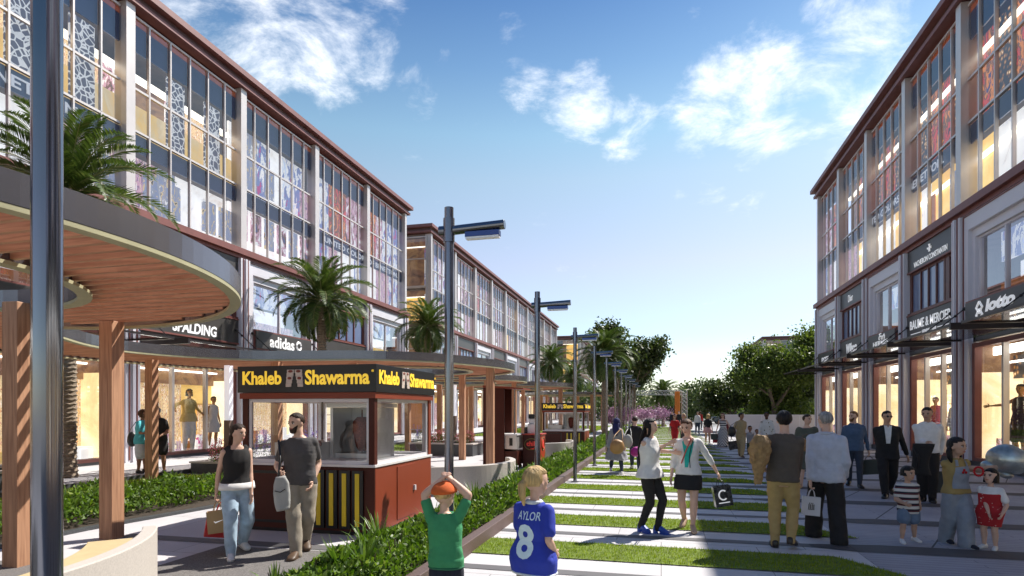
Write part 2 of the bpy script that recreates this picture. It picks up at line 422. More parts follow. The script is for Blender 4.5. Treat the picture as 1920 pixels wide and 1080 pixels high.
m_dark = M('dark_bronze_metal', (.035, .028, .028), .35, metal=.3, var=.1)
m_glass = glass_mat('window_glass', (.90, .93, .98), .85, .075)
m_glass2 = glass_mat('blue_glass', (.80, .86, .97), .9, .30)
m_cglass = glass_mat('tinted_canopy_glass', (.62, .63, .66), .5, .05)
m_bluepane = M('blue_grey_pane', (.17, .22, .36), .12, var=.08, scale=.7, spec=.8)
def poster(name, cols, kind='blotch', scale=1.5, emit=.35, rough=.5):
    m = bpy.data.materials.new(name); m.use_nodes = True; t, p, L = nodes_of(m)
    p.inputs['Roughness'].default_value = rough
    tc = t.nodes.new('ShaderNodeTexCoord'); mp = t.nodes.new('ShaderNodeMapping'); L(tc.outputs['Object'], mp.inputs[0])
    r = t.nodes.new('ShaderNodeValToRGB'); cr = r.color_ramp
    n = len(cols)
    while len(cr.elements) < n: cr.elements.new(.5)
    for i, c in enumerate(cols):
        cr.elements[i].position = (.28+.44*i/max(1, n-1)) if kind in ('blotch', 'figure') else i/max(1, n-1); cr.elements[i].color = tuple(c)+(1,)
    outc = r.outputs[0]
    if kind in ('blotch', 'figure'):
        x = t.nodes.new('ShaderNodeTexNoise'); x.inputs['Scale'].default_value = scale; x.inputs['Detail'].default_value = 7; x.inputs['Roughness'].default_value = .62; x.inputs['Distortion'].default_value = 1.1
        mp.inputs['Scale'].default_value = (1, 1.7, .8) if kind == 'figure' else (1, 1, 1)
        L(mp.outputs[0], x.inputs['Vector']); L(x.outputs['Fac'], r.inputs[0])
        cr.interpolation = 'CONSTANT' if kind == 'figure' else 'LINEAR'
    elif kind == 'lattice':
        x = t.nodes.new('ShaderNodeTexVoronoi'); x.feature = 'DISTANCE_TO_EDGE'; x.inputs['Scale'].default_value = scale
        L(mp.outputs[0], x.inputs['Vector']); L(x.outputs[0], r.inputs[0]); cr.interpolation = 'CONSTANT'; cr.elements[1].position = .085
    elif kind == 'dots':
        x = t.nodes.new('ShaderNodeTexVoronoi'); x.inputs['Scale'].default_value = scale; L(mp.outputs[0], x.inputs['Vector']); L(x.outputs['Distance'], r.inputs[0])
    elif kind == 'shelf':
        # rows of small goods on shelves: random cells, dark shelf lines
        mp.inputs['Rotation'].default_value = (R(90), 0, R(90))
        mp.inputs['Rotation'].default_value = (0, R(-90), R(-90)) if False else (0, 0, 0)
        sx = t.nodes.new('ShaderNodeSeparateXYZ'); cx = t.nodes.new('ShaderNodeCombineXYZ'); L(mp.outputs[0], sx.inputs[0]); L(sx.outputs[1], cx.inputs[0]); L(sx.outputs[2], cx.inputs[1])
        x = t.nodes.new('ShaderNodeTexBrick'); L(cx.outputs[0], x.inputs['Vector']); x.inputs['Scale'].default_value = scale; x.inputs['Brick Width'].default_value = .085; x.inputs['Row Height'].default_value = .34
        x.inputs['Mortar Size'].default_value = .03; x.inputs['Color1'].default_value = (0, 0, 0, 1); x.inputs['Color2'].default_value = (1, 1, 1, 1); x.inputs['Mortar'].default_value = (.02, .02, .02, 1)
        nn = t.nodes.new('ShaderNodeTexNoise'); nn.inputs['Scale'].default_value = 9*scale; nn.inputs['Detail'].default_value = 4; L(mp.outputs[0], nn.inputs['Vector'])
        ma = t.nodes.new('ShaderNodeMath'); ma.operation = 'MULTIPLY_ADD'; L(nn.outputs['Fac'], ma.inputs[0]); ma.inputs[1].default_value = 1.5; L(x.outputs['Color'], ma.inputs[2])
        mb_ = t.nodes.new('ShaderNodeMath'); mb_.operation = 'MULTIPLY'; L(ma.outputs[0], mb_.inputs[0]); mb_.inputs[1].default_value = .55; L(mb_.outputs[0], r.inputs[0])
    L(outc, p.inputs['Base Color']); L(outc, p.inputs['Emission Color']); p.inputs['Emission Strength'].default_value = emit*1.55  # every display glows by itself, standing in for lamps inside the shops
    return m
cream, white_, navy_, mag, org, yel, brn, dkb, red_, gry, teal_, pnk = ((.62, .48, .27), (.80, .78, .74), (.05, .05, .13), (.45, .06, .22), (.60, .20, .04), (.70, .45, .12), (.14, .06, .03), (.02, .018, .02),
    (.50, .05, .04), (.33, .33, .36), (.10, .25, .28), (.55, .30, .36))
D = {
 'lat': poster('white_lattice_screen', [white_, (.10, .09, .12)], 'lattice', 5.2, .22),
 'counter': poster('cream_counter', [(.50, .36, .17), yel, cream, (.72, .60, .38)], 'blotch', .7, .35),
 'fig1': poster('fashion_display', [navy_, brn, pnk, white_, mag, cream], 'figure', 1.5, .32),
 'fig2': poster('street_poster', [white_, gry, (.25, .28, .4), cream, dkb, org], 'figure', 1.9, .30),
 'fig3': poster('night_poster', [dkb, red_, brn, org, navy_, yel], 'figure', 1.7, .42),
 'fig4': poster('blue_poster', [(.55, .62, .75), white_, (.18, .22, .42), mag, gry], 'figure', 1.3, .30),
 'white': poster('bright_shop_wall', [(.62, .54, .46), white_, (.86, .83, .78), (.50, .47, .50)], 'blotch', 1.1, .42),
 'warm': poster('amber_shop_wall', [(.52, .27, .06), (.66, .38, .10), yel, (.74, .55, .22), (.82, .68, .38)], 'blotch', .22, .62),
 'shelf': poster('goods_shelf', [dkb, brn, (.42, .25, .10), cream, (.35, .12, .06), white_, brn, yel], 'shelf', 1.3, .48),
 'shelf2': poster('clothes_rail', [white_, gry, pnk, navy_, cream, white_], 'shelf', 1.0, .40),
 'dots': poster('sparkling_dark_display', [(1, .82, .5), (.25, .11, .03), dkb, dkb, dkb], 'dots', 6, .6),
 'rust': poster('rust_curtain', [(.25, .08, .02), (.42, .15, .04), (.30, .10, .03)], 'blotch', 1.2, .25),
 'brown': poster('brown_interior', [(.05, .03, .025), (.16, .08, .05), (.30, .17, .08), (.09, .05, .04)], 'blotch', .9, .22),
 'amber': poster('amber_lit_wall', [(.34, .18, .035), (.50, .29, .06), (.66, .42, .12), (.74, .54, .20)], 'blotch', .3, .42),
 'glow': poster('glowing_shop_wall', [(.66, .44, .18), (.85, .66, .34), (.95, .84, .58), (.97, .92, .78)], 'blotch', .35, .46),
 'bright': poster('bright_light_panel', [(.95, .85, .6), (1, .95, .82), (.9, .75, .45)], 'blotch', .8, .95),
}
DL = list(D.values()); DI = {k: i for i, k in enumerate(D)}
ZL, ZM1, ZM2, ZT = 8.30, 10.86, 12.23, 14.57

def facade(root, side, X, Yfar, nb, bay, npan, t0, signs, seed, themes=None, far=False):
    rg = random.Random(seed); off = root.location
    def fb(mb, ya, yb, n0, n1, z0, z1, m=0): mb.box(X+side*n0, X+side*n1, ya, yb, z0, z1, m)
    def quad(mb, ya, yb, n, z0, z1, m=0):
        x = X+side*n; q = [(x, ya, z0), (x, yb, z0), (x, yb, z1), (x, ya, z1)]
        mb.add(q if side > 0 else q[::-1], [(0, 1, 2, 3)], m)
    Ynear = Yfar-nb*bay
    # body: floors, back wall, roof
    wl = MB(off)
    fb(wl, Ynear, Yfar, -3.0, -14, 0.0, ZT+.2)
    for z0, z1 in ((3.98, 4.3), (7.9, 8.25), (10.62, 10.84), (14.62, 14.74)):
        fb(wl, Ynear+.02, Yfar-.02, -.12, -2.995, z0, z1)
    wl.build('inner_floors', m_ceil, root)
    rf = MB(off)
    fb(rf, Ynear-.3, Yfar+.32, -14, .34, 14.78, 14.92, 0); fb(rf, Ynear-.2, Yfar+.22, -14, .24, 14.925, 15.12, 1); fb(rf, Ynear-.5, Yfar+.45, -14, .50, 15.125, 15.34, 0)
    rf.build('roof', [m_eave, m_soffit], root)
    ld = MB(off); fb(ld, Ynear, Yfar+.30, -.12, .36, 8.02, 8.26); fb(ld, Ynear, Yfar+.2, -.12, .22, 7.88, 8.015); ld.build('ledge', m_redbr, root)
    pl = MB(off); fb(pl, Ynear, Yfar, -.1, .05, 0.0, .22); pl.build('plinth', m_gran, root)
    for k in range(nb+1):
        y = Yfar-k*bay
        c = MB(off); w_ = .165 if 0 < k < nb else .13
        yy = y if 0 < k < nb else (y-.14 if k == 0 else y+.14)
        fb(c, yy-w_, yy+w_, -.25, .22, 8.265, 14.75); c.build('column', m_silver, root)
        c = MB(off); fb(c, yy-.27, yy+.27, -.1, .30, 0, 7.875, 0)
        fb(c, yy-.16, yy-.12, .302, .325, .2, 7.87, 1); fb(c, yy+.12, yy+.16, .302, .325, .2, 7.87, 1); fb(c, yy-.05, yy+.05, .302, .36, .1, 7.87, 0)
        c.build('pilaster', [m_lilac, m_redbr], root)
    for k in range(nb):
        yb = Yfar-k*bay; ya = yb-bay; pw = bay/npan
        th = (themes or {}).get(k, rg.choice(['A', 'B', 'C', 'D', 'E']))
        # ---- upper curtain wall, two storeys
        for fl, (z0, z1, zs, rails) in enumerate(((ZL, ZM1, 10.22, []), (ZM1, ZT, 13.5, [ZM2]))):
            f = MB(off)
            for i in range(1, npan):
                y = ya+i*pw; fb(f, y-.026, y+.026, -.04, .06, z0+.04, z1)
            for z in [z0]+rails+([z1] if fl else []):
                fb(f, ya+.22, yb-.22, -.04, .05, z-.035, z+.035)
            win = f.build('window', m_silver, root)
            g = MB(off)
            for i in range(npan):
                a, b = ya+i*pw+.03, ya+(i+1)*pw-.03
                quad(g, a, b, .0, z0+.03, z1-.03)
            g.build('pane', m_glass, win)
            s = MB(off)
            for i in range(npan):
                a, b = ya+i*pw+.03, ya+(i+1)*pw-.03
                fb(s, a, b, -.10, -.06, zs+rg.uniform(-.02, .02), z1-(.05 if fl == 0 else .20), 0)
                if fl: fb(s, a, b, -.10, -.05, z1-.195, z1-.03, 1)
            s.build('spandrel_panel', [m_navy, m_orange], win)
            d = MB(off)
            for i in range(npan):
                a, b = ya+i*pw, ya+(i+1)*pw; lo = z0+(.35 if fl == 0 else .05); hi = zs-.05
                if th == 'A':
                    if fl == 0:
                        fb(d, a, b, -.62, -.7, z0, zs+.1, DI[rg.choice(['white', 'white', 'shelf2', 'fig2'])])
                        if rg.random() < .5: fb(d, a+.1, b-.1, -.28, -.34, z0+.3, z0+1.5, DI['fig2'])
                    else:
                        if i in (0, 2, 4): fb(d, a+.03, (a+b)/2 if i == 0 else b-.04, -.16, -.2, lo, hi, DI['lat'])
                        fb(d, a, b, -.34, -.9, ZM1, ZM1+1.05, DI['counter']); fb(d, a, b, -1.1, -1.2, lo, hi, DI[rg.choice(['fig1', 'brown', 'shelf'])]); fb(d, a, b, -.5, -.7, 12.9, 13.05, DI['bright'])
                elif th == 'B':
                    fb(d, a, b, -.52, -.6, z0, zs+.1, DI[rg.choice(['white', 'shelf2', 'fig2', 'white']) if fl == 0 else rg.choice(['fig4', 'fig2', 'white', 'fig1'])])
                    if rg.random() < .55: fb(d, a+.12, b-.1, -.22, -.26, lo+.2, lo+1.5, DI[rg.choice(['fig1', 'fig2', 'shelf2'])])
                elif th == 'C':
                    fb(d, a, b, -.24, -.3, z0, zs+.1, DI[rg.choice(['fig4', 'fig1', 'fig2', 'fig3'] if fl else ['fig4', 'white', 'shelf2'])])
                elif th == 'D':
                    fb(d, a, b, -.42, -.5, z0, zs+.1, DI[rg.choice(['fig3', 'fig3', 'brown', 'dots']) if fl else rg.choice(['white', 'warm', 'white'])])
                    fb(d, a, b, -.3, -.4, zs-.5, zs-.38, DI['bright'])
                    if fl == 0 and rg.random() < .5: fb(d, a+.15, b-.15, -.22, -.26, lo, lo+rg.uniform(.8, 1.6), DI[rg.choice(['fig2', 'rust', 'shelf2'])])
                else:
                    fb(d, a, b, -.45, -.52, z0, zs+.1, DI[rg.choice(['warm', 'shelf2', 'fig1', 'fig4'])])
                    if rg.random() < .4: fb(d, a+.05, b-.05, -.18, -.22, lo, hi, DI[rg.choice(['fig4', 'lat', 'fig2'])])
            d.build('display', DL, win)
        # ---- lower storeys
        typ = 'WD'[(k+t0) % 2]; sg = signs.get(k, {})
        a, b = ya+.275, yb-.275; cy = (a+b)/2; W = b-a
        xr = (0, side, 0)
        def put(s, y, z, w_, h, n, sub, **kw):
            text(sub, s, (X+side*n-off[0], y-off[1], z-off[2]), xr, (0, 0, 1), w_, h, m_white, .012, **kw)
        shop_top = 3.85
        if typ == 'W':
            c = MB(off)
            fb(c, a, a+.30, -.1, .20, .22, 7.87); fb(c, b-.30, b, -.1, .20, .22, 7.87); fb(c, a+.301, b-.301, -.1, .20, 7.38, 7.87)
            fb(c, a+.301, a+.48, -.1, .08, 3.9, 7.375); fb(c, b-.48, b-.301, -.1, .08, 3.9, 7.375); fb(c, a+.481, b-.481, -.1, .08, 7.12, 7.375)
            fb(c, a+.02, a+.06, .203, .225, .22, 7.85, 1); fb(c, b-.06, b-.02, .203, .225, .22, 7.85, 1); fb(c, a+.06, b-.06, .203, .225, 7.81, 7.85, 1)
            c.build('portal_frame', [m_lilac, m_redbr], root)
            f = MB(off); wa, wb = a+.485, b-.485
            for y in (wa, (wa+wb)/2-.035, wb-.07): fb(f, y, y+.07, -.12, .0, 5.1, 7.115)
            fb(f, wa+.071, wb-.071, -.12, -.002, 7.045, 7.112); fb(f, wa+.071, wb-.071, -.12, -.002, 5.10, 5.17)
            win = f.build('window', m_lilac, root)
            g = MB(off); quad(g, wa+.05, wb-.05, -.06, 5.12, 7.08); g.build('pane', m_glass2, win)
            d = MB(off); fb(d, wa, wb, -1.1, -1.2, 4.9, 6.3, DI['white']); fb(d, wa, wb, -.6, -.7, 6.3, 7.2, DI['fig4']); fb(d, wa+.2, wb-.2, -.5, -.6, 5.0, 5.6, DI[rg.choice(['warm', 'shelf2', 'rust'])]); d.build('display', DL, win)
            c = MB(off); sa, sb = a+.36, b-.36
            fb(c, sa, sb, .085, .30, 4.38, 5.08, 0); fb(c, sa-.05, sb+.05, .085, .27, 5.083, 5.14, 1); fb(c, sa-.05, sb+.05, .085, .27, 4.32, 4.377, 1); fb(c, sa-.05, sa-.003, .085, .27, 4.378, 5.082, 1); fb(c, sb+.003, sb+.05, .085, .27, 4.378, 5.082, 1)
            fb(c, sa, sb, -.05, .08, 3.9, 4.315, 0)
            sb_ = c.build('sign_board', [m_sign, m_redbr], root)
            for s, dy, z, w_, h, kw in sg.get('mid', []): put(s, cy+side*dy, z, w_, h, .303, sb_, **kw)
            fa, fz = a+.305, b-.305; nm = 1
        else:
            c = MB(off)
            fb(c, a, b, -.05, .16, 7.08, 7.87, 0); fb(c, a, b, -.05, .19, 7.02, 7.077, 1)
            s1 = c.build('sign_board', [m_sign, m_redbr], root)
            for s, dy, z, w_, h, kw in sg.get('top', []): put(s, cy+side*dy, z, w_, h, .163, s1, **kw)
            f = MB(off)
            xs = [0, .13, .19, .27, .41, .55, .69, .83, .97]
            posts = [(0, .045), (.17, .07), (.255, .025), (.42, .018), (.585, .018), (.75, .018), (.955, .045)]
            for u, t in posts: fb(f, a+u*W, a+u*W+t*W, -.1, .08, 5.50, 7.015)
            fb(f, a+.003, b-.003, -.1, .07, 6.93, 7.012); fb(f, a+.003, b-.003, -.1, .17, 5.42, 5.497)
            win = f.build('window', m_brick, root)
            g = MB(off); fb(g, a+.05, b-.05, .0, .03, 5.5, 6.95); g.build('pane', m_bluepane, win)
            c = MB(off); fb(c, a, b, -.05, .18, 4.46, 5.37, 0); fb(c, a, b, -.05, .21, 5.373, 5.418, 1); fb(c, a, b, -.05, .21, 4.40, 4.457, 1); fb(c, a, b, -.05, .10, 3.9, 4.397, 0)
            s2 = c.build('sign_board', [m_sign, m_redbr], root)
            for s, dy, z, w_, h, kw in sg.get('mid', []): put(s, cy+side*dy, z, w_, h, .183, s2, **kw)
            fa, fz = a+.0, b-.0; nm = 2
        # shop window
        f = MB(off)
        fb(f, fa, fa+.16, -.1, .09, .22, shop_top); fb(f, fz-.16, fz, -.1, .09, .22, shop_top); fb(f, fa+.161, fz-.161, -.1, .09, shop_top-.14, shop_top); fb(f, fa+.161, fz-.161, -.1, .09, .222, .32)
        for i in range(1, nm+1):
            y = fa+(fz-fa)*i/(nm+1); fb(f, y-.05, y+.05, -.08, .07, .325, shop_top-.142, 1)
        win = f.build('shop_window', [m_redbr, m_silver], root)
        g = MB(off); quad(g, fa+.1, fz-.1, -.02, .3, shop_top-.1); g.build('pane', m_glass, win)
        d = MB(off); n = 3 if nm == 2 else 2
        for i in range(n):
            y0, y1 = fa+(fz-fa)*i/n, fa+(fz-fa)*(i+1)/n
            pt = rg.choice([0, 0, 1, 2] if side < 0 else [0, 1, 1, 2, 2])
            fb(d, y0, y1, -1.1, -1.2, .3, 2.75, DI[('glow', 'shelf', 'amber')[pt]]); fb(d, y0, y1, -1.0, -1.1, 2.75, 3.45, DI[rg.choice(['dots', 'brown', 'brown'])])
            fb(d, y0+.1, y1-.1, -.5, -.95, .3, rg.uniform(.4, .7), DI[rg.choice(['white', 'shelf', 'counter'])])
            if pt != 1:
                u0 = rg.uniform(.05, .5); fb(d, y0+(y1-y0)*u0, y0+(y1-y0)*(u0+rg.uniform(.2, .42)), -.85, -.9, .35, rg.uniform(1.7, 2.7), DI[rg.choice(['shelf', 'shelf', 'fig3', 'shelf2', 'bright', 'rust'])])
                for q in range(2): u0 = rg.uniform(.1, .8); zq = rg.uniform(1.2, 2.3); fb(d, y0+(y1-y0)*u0, y0+(y1-y0)*u0+.3, -1.04, -1.08, zq, zq+.35, DI[rg.choice(['fig2', 'fig3', 'white', 'bright'])])
                for q in range(3): fb(d, y0+.15, y1-.15, -.98, -1.09, 1.0+q*.5, 1.03+q*.5, DI['brown'])
            for q in range(3):
                yq = y0+(y1-y0)*(.2+.3*q); zq = .55+.45*rg.random(); fb(d, yq-.12, yq+.12, -.45, -.6, .3, zq, DI[rg.choice(['white', 'rust', 'shelf2', 'fig1'])])
            fb(d, y0+.04, y1-.04, -.45, -.55, 3.47, 3.72, len(DL)); fb(d, y0+.04, y1-.04, -.8, -.9, 3.22, 3.27, len(DL))
        fb(d, fa-.06, fa-.01, -.15, -1.2, .3, 2.95, DI['glow']); fb(d, fz+.01, fz+.06, -.15, -1.2, .3, 2.95, DI['glow']); fb(d, fa-.06, fa-.01, -.15, -1.2, 2.95, 3.9, DI['brown']); fb(d, fz+.01, fz+.06, -.15, -1.2, 2.95, 3.9, DI['brown'])
        d.build('display', DL+[m_lightbar], win)
        cn = MB(off); fb(cn, a+.09, b-.05, 2.10, 2.15, 3.96, 4.02); fb(cn, a, a+.09, .26, 2.15, 3.88, 4.06); fb(cn, b-.05, b, .26, 2.15, 3.95, 4.03)
        for y in (a+.2, b-.2):
            p0, p1 = (X+side*.25, y, 4.95), (X+side*1.3, y, 4.05)
            cn.tube([p0, p1], .018, 6); cn.ball(p0, .06, 8, 6); cn.ball((X+side*.5, y, 4.73), .045, 8, 6); cn.ball(p1, .05, 8, 6)
        cn = cn.build('canopy', m_dark, root)
        g = MB(off); fb(g, a+.095, b-.055, .27, 2.095, 3.98, 4.0); g.build('pane', m_cglass, cn)
    return root

def end_wall(root, y, x0, x1, sgn, seed):
    """glazed end of a building facing -Y (sgn=-1)"""
    off = root.location; rg = random.Random(seed); n = 6; pw = (x1-x0)/n
    for fl, (z0, z1) in enumerate(((.3, 3.9), (4.3, 7.9), (ZL, ZM1), (ZM1, ZT))):
        f = MB(off)
        for i in range(n+1): f.box(x0+i*pw-.04, x0+i*pw+.04, y-.1, y+.05, z0, z1)
        for z in (z0+.03, z1-.05, (z0+z1)/2+.2): f.box(x0+.05, x1-.05, y-.09, y+.05, z-.04, z+.04)
        win = f.build('window', m_silver, root)
        g = MB(off); g.add([(x0, y, z0), (x1, y, z0), (x1, y, z1), (x0, y, z1)], [(0, 1, 2, 3)]); g.build('pane', m_glass, win)
        d = MB(off)
        for i in range(n):
            d.box(x0+i*pw, x0+(i+1)*pw, y+.3, y+.36, z0, z1-.7, DI[rg.choice(['rust', 'rust', 'warm', 'brown'])]); d.box(x0+i*pw, x0+(i+1)*pw, y+.25, y+.29, z1-.7, z1-.1, DI['brown'])
            d.box(x0+i*pw, x0+(i+1)*pw, y+.2, y+.24, z1-.75, z1-.68, DI['bright'])
        d.build('display', DL, win)

# ------------------------------------------------------------------ the buildings
XL, XR = -16.6, 9.45
b1 = thing('shop_building', 'long glazed shop building with white portals, behind the pergola and large kiosk', 'building', (XL, 15, 0))
facade(b1, 1, XL, 36.4, 8, 5.27, 6, 0, {
    2: {'mid': [('adidas', -.25, 4.73, 1.75, .5, dict(bold=.025)), ]},
    1: {'top': [('ROCK', .2, 7.47, 1.5, .36, dict(bold=.02))], },
    3: {'mid': [('SPALDING', .1, 4.74, 2.1, .40, dict(bold=.03, shear=.1))], 'top': []},
    4: {'mid': [('ES', -.2, 4.73, .8, .5, dict(bold=.015))]},
    0: {'mid': [('REMY MARTIN', 0, 4.73, 2.6, .3, {})]},
}, 11, themes={5: 'C', 4: 'A', 3: 'A', 2: 'B', 1: 'C', 0: 'C', 6: 'D', 7: 'E'})
def big_text(root, s, X, side, y, z, wd, h):
    o = root.location
    text(root, s, (X+side*-.03-o[0], y-o[1], z-o[2]), (0, side, 0), (0, 0, 1), wd, h, m_white, .01, bold=.02)
big_text(b1, 'UNITED COLORS OF BENETTON.', XL, 1, 31.2, 10.50, 8.6, .30)
big_text(b1, 'BENETTON', XL, 1, 12.3, 10.50, 2.9, .33)
# emblems on the two sign boards: a ball inside a swoosh circle, and a small globe
em = MB(b1.location)
yS = 36.4-3.5*5.27+.15
for i in range(40):
    a0, a1 = R(i*9-60), R((i+1)*9-60)
    if i > 33: break
    em.tube([(XL+.20, yS+.28*math.cos(a0), 5.18+.16*math.sin(a0)), (XL+.20, yS+.28*math.cos(a1), 5.18+.16*math.sin(a1))], .02, 5)
em.tube([(XL+.20, yS+.08, 5.27), (XL+.20, yS-.04, 5.25), (XL+.20, yS-.06, 5.20), (XL+.20, yS+.05, 5.16), (XL+.20, yS+.05, 5.10), (XL+.20, yS-.08, 5.07)], .022, 5)
em.build('emblem', m_white, b1)
em = MB(b1.location); yA = 36.4-2.5*5.27+.98
for r_, x_ in ((.2, .305), (.15, .31)):
    for i in range(4):
        em.tube([(XL+x_, yA+r_*math.cos(R(a+i*90)), 4.73+r_*math.sin(R(a+i*90))) for a in range(8, 84, 15)], .03, 5)
em.build('emblem', m_white, b1)
b2 = thing('shop_building', 'shop building with glazed orange-lit end wall, standing past the gap after the first long block', 'building', (XL, 68, 0))
facade(b2, 1, XL, 94.9, 10, 5.42, 6, 1, {8: {'mid': [('PUMA', 0, 4.73, 1.5, .42, dict(bold=.03))]}}, 23,
       themes={9: 'C', 8: 'B', 7: 'C', 6: 'B', 5: 'E', 4: 'C', 3: 'B', 2: 'D', 1: 'C', 0: 'E'})
end_wall(b2, 40.68, -29.5, XL-.15, -1, 5)
b3 = thing('shop_building', 'distant shop building with orange end bays, last in the long row behind the palms', 'building', (-14.6, 120, 0))
facade(b3, 1, -14.6, 140, 6, 5.3, 6, 0, {}, 31)
end_wall(b3, 108.18, -28, -14.75, -1, 6)
b4 = thing('shop_building', 'shop building in shade with hanging canopies, dark sign boards and glowing shop windows', 'building', (XR, 20, 0))
facade(b4, -1, XR, 39.7, 11, 4.45, 5, 0, {
    0: {'mid': [('JOCKEY', 0, 4.66, 1.5, .36, dict(bold=.03))]},
    1: {'top': [('Dior', -.2, 7.46, .75, .36, {})], 'mid': [('Wilson', 0, 4.92, 1.7, .48, dict(bold=.03, shear=.12))]},
    2: {'mid': [('HERMES', 0, 4.66, 1.8, .22, dict(bold=.02)), ('PARIS', 0, 4.47, .7, .10, dict(bold=.02)), ("'", .17, 4.81, .05, .05, {})]},
    3: {'top': [('VACHERON CONSTANTIN', 0, 7.26, 2.7, .20, {})], 'mid': [('BAUME & MERCIER', 0, 5.0, 3.3, .34, dict(bold=.015)), ('GENEVE - 1830', 0, 4.66, 1.15, .12, dict(bold=.02))]},
    4: {'mid': [('lotto', .35, 4.82, 1.5, .36, dict(bold=.045, shear=.2)), ('LEGGENDA', .35, 4.50, 1.6, .14, dict(bold=.02))]},
}, 47, themes={0: 'C', 1: 'D', 2: 'D', 3: 'D', 4: 'D', 5: 'D', 6: 'C'})
big_text(b4, 'UNITED COLORS OF BENETTON.', XR, -1, 27.6, 10.50, 8.2, .30)
def onR(k, dy, z, n): return Vector((XR-n, 39.7-(k+.5)*4.45-dy, z))
# diamond pair, carriage, cross and rules on the boards
for o_ in (-.11, .11):
        em = MB(b4.location)
        c = onR(4, -.72, 4.72+o_, .31)
        P4 = [(c.x, c.y, c.z+.17), (c.x, c.y+.17, c.z), (c.x, c.y, c.z-.17), (c.x, c.y-.17, c.z), (c.x, c.y, c.z+.17)]
        em.tube(P4, .035, 5); em.build('emblem', m_white, b4)
em = MB(b4.location); c = onR(2, .05, 4.90, .31)
for q in (-.16, .16):
    em.tube([(c.x, c.y+q+.08*math.cos(R(i*40)), c.z-.02+.08*math.sin(R(i*40))) for i in range(10)], .014, 5)
em.tube([(c.x, c.y-.24, c.z+.04), (c.x, c.y+.05, c.z+.05), (c.x, c.y+.16, c.z+.16), (c.x, c.y-.05, c.z+.17)], .025, 5)
em.tube([(c.x, c.y-.3, c.z+.02), (c.x, c.y-.40, c.z+.1), (c.x, c.y-.46, c.z+.02), (c.x, c.y-.42, c.z-.1)], .026, 5)
em.build('emblem', m_white, b4); em = MB(b4.location); c = onR(3, 0, 7.58, .165)
for a in range(4):
    q = R(a*90); em.tube([c, (c.x, c.y+.13*math.cos(q), c.z+.13*math.sin(q))], [.015, .05], 5)
em.build('emblem', m_white, b4)
for s_ in (-1, 1):
    em = MB(b4.location); em.box(XR-.20, XR-.183, onR(3, s_*1.12, 0, 0).y-.45, onR(3, s_*1.12, 0, 0).y+.45, 4.645, 4.672); em.build('sign_rule', m_white, b4)
b5 = thing('shop_building', 'far shop building with a dark flat roof rising above the rounded green trees', 'building', (18.6, 130, 0))
facade(b5, -1, 18.6, 150, 6, 5.3, 5, 0, {}, 53)
end_wall(b5, 118.18, 18.75, 34, -1, 8)
# ------------------------------------------------------------------ street furniture
m_steel = M('brushed_steel', (.20, .21, .24), .14, metal=.95, var=.05, scale=3)
m_bluesteel = M('blue_lamp_housing', (.05, .08, .22), .25, metal=.5, var=.05)
m_diff = M('lamp_diffuser', (.85, .86, .88), .4, var=.01)
m_wood = wood_mat('post_timber', (.50, .275, .16), (.30, .145, .08), 'Z')
m_slat = wood_mat('slat_timber', (.62, .345, .21), (.38, .18, .10), 'X')
m_fascia = M('pergola_ring_metal', (.19, .185, .20), .25, metal=.75, var=.06, scale=1)
m_lip = M('pergola_ring_lip', (.38, .36, .22), .5, var=.08)
m_bench = M('pale_terrazzo', (.52, .48, .44), .6, var=.1, scale=60, bump=.05)
m_seat = M('sand_coloured_seat', (.55, .43, .24), .6, var=.06, scale=8)
# ---- street lamps along the planter
def lamp_tree(y, label):
    t = thing('street_lamp', label, 'street lamp', (-2.07, y, 0), 0, 'lamp posts along the hedge planter')
    MB().tube([(0, 0, .0), (0, 0, 3.83)], .046, 20).build('pole', m_steel, t, True).modifiers.new('e', 'EDGE_SPLIT')
    c = MB(); c.tube([(0, 0, 3.48), (0, 0, 3.72)], .058, 20); c.tube([(-.10, 0, 3.60), (-.04, 0, 3.60)], .05, 16)
    c.build('collar', m_steel, t); c = MB(); c.tube([(0, 0, 0), (0, 0, .025)], .09, 20); c.build('base_plate', m_steel, t)
    a = MB(); a.tube([(.05, 0, 3.60), (.58, 0, 3.62)], .047, 18); a.build('arm', m_steel, t).modifiers.new('e', 'BEVEL').width = .003
    h = MB(); h.box(.18, .53, -.04, .04, 3.515, 3.565, 0); lh = h.build('lamp_head', [m_bluesteel], t)
    h = MB(); h.box(.185, .525, -.036, .036, 3.495, 3.514); h.build('diffuser', m_diff, lh)
    return t
LY = [1.60, 5.62, 10.0, 14.6, 19.0, 23.4, 27.8, 32.2, 36.6, 41.0, 45.4]
LB = ['steel lamp post standing close by, its wide pole running off the top of the picture', 'steel lamp post rising behind the boy in the orange cap',
      'steel lamp post in front of the red counter', 'steel lamp post at the kerb in front of the further shawarma kiosk',
      'steel lamp post rising just behind the woman in the blue headscarf', 'steel lamp post fifth along the row of heads, left of the leafy street tree', 'steel lamp post sixth along the row of heads, before the leafy street tree',
      'steel lamp post seventh along the row, among the tree leaves', 'steel lamp post eighth along the row, small among the tree leaves', 'steel lamp post ninth along the row, small before pink blossom', 'thin steel lamp post last of the row']
L0 = lamp_tree(LY[0], LB[0])
for y, lb in zip(LY[1:], LB[1:]):
    o = dup(L0); o.location.y = y; o['label'] = lb

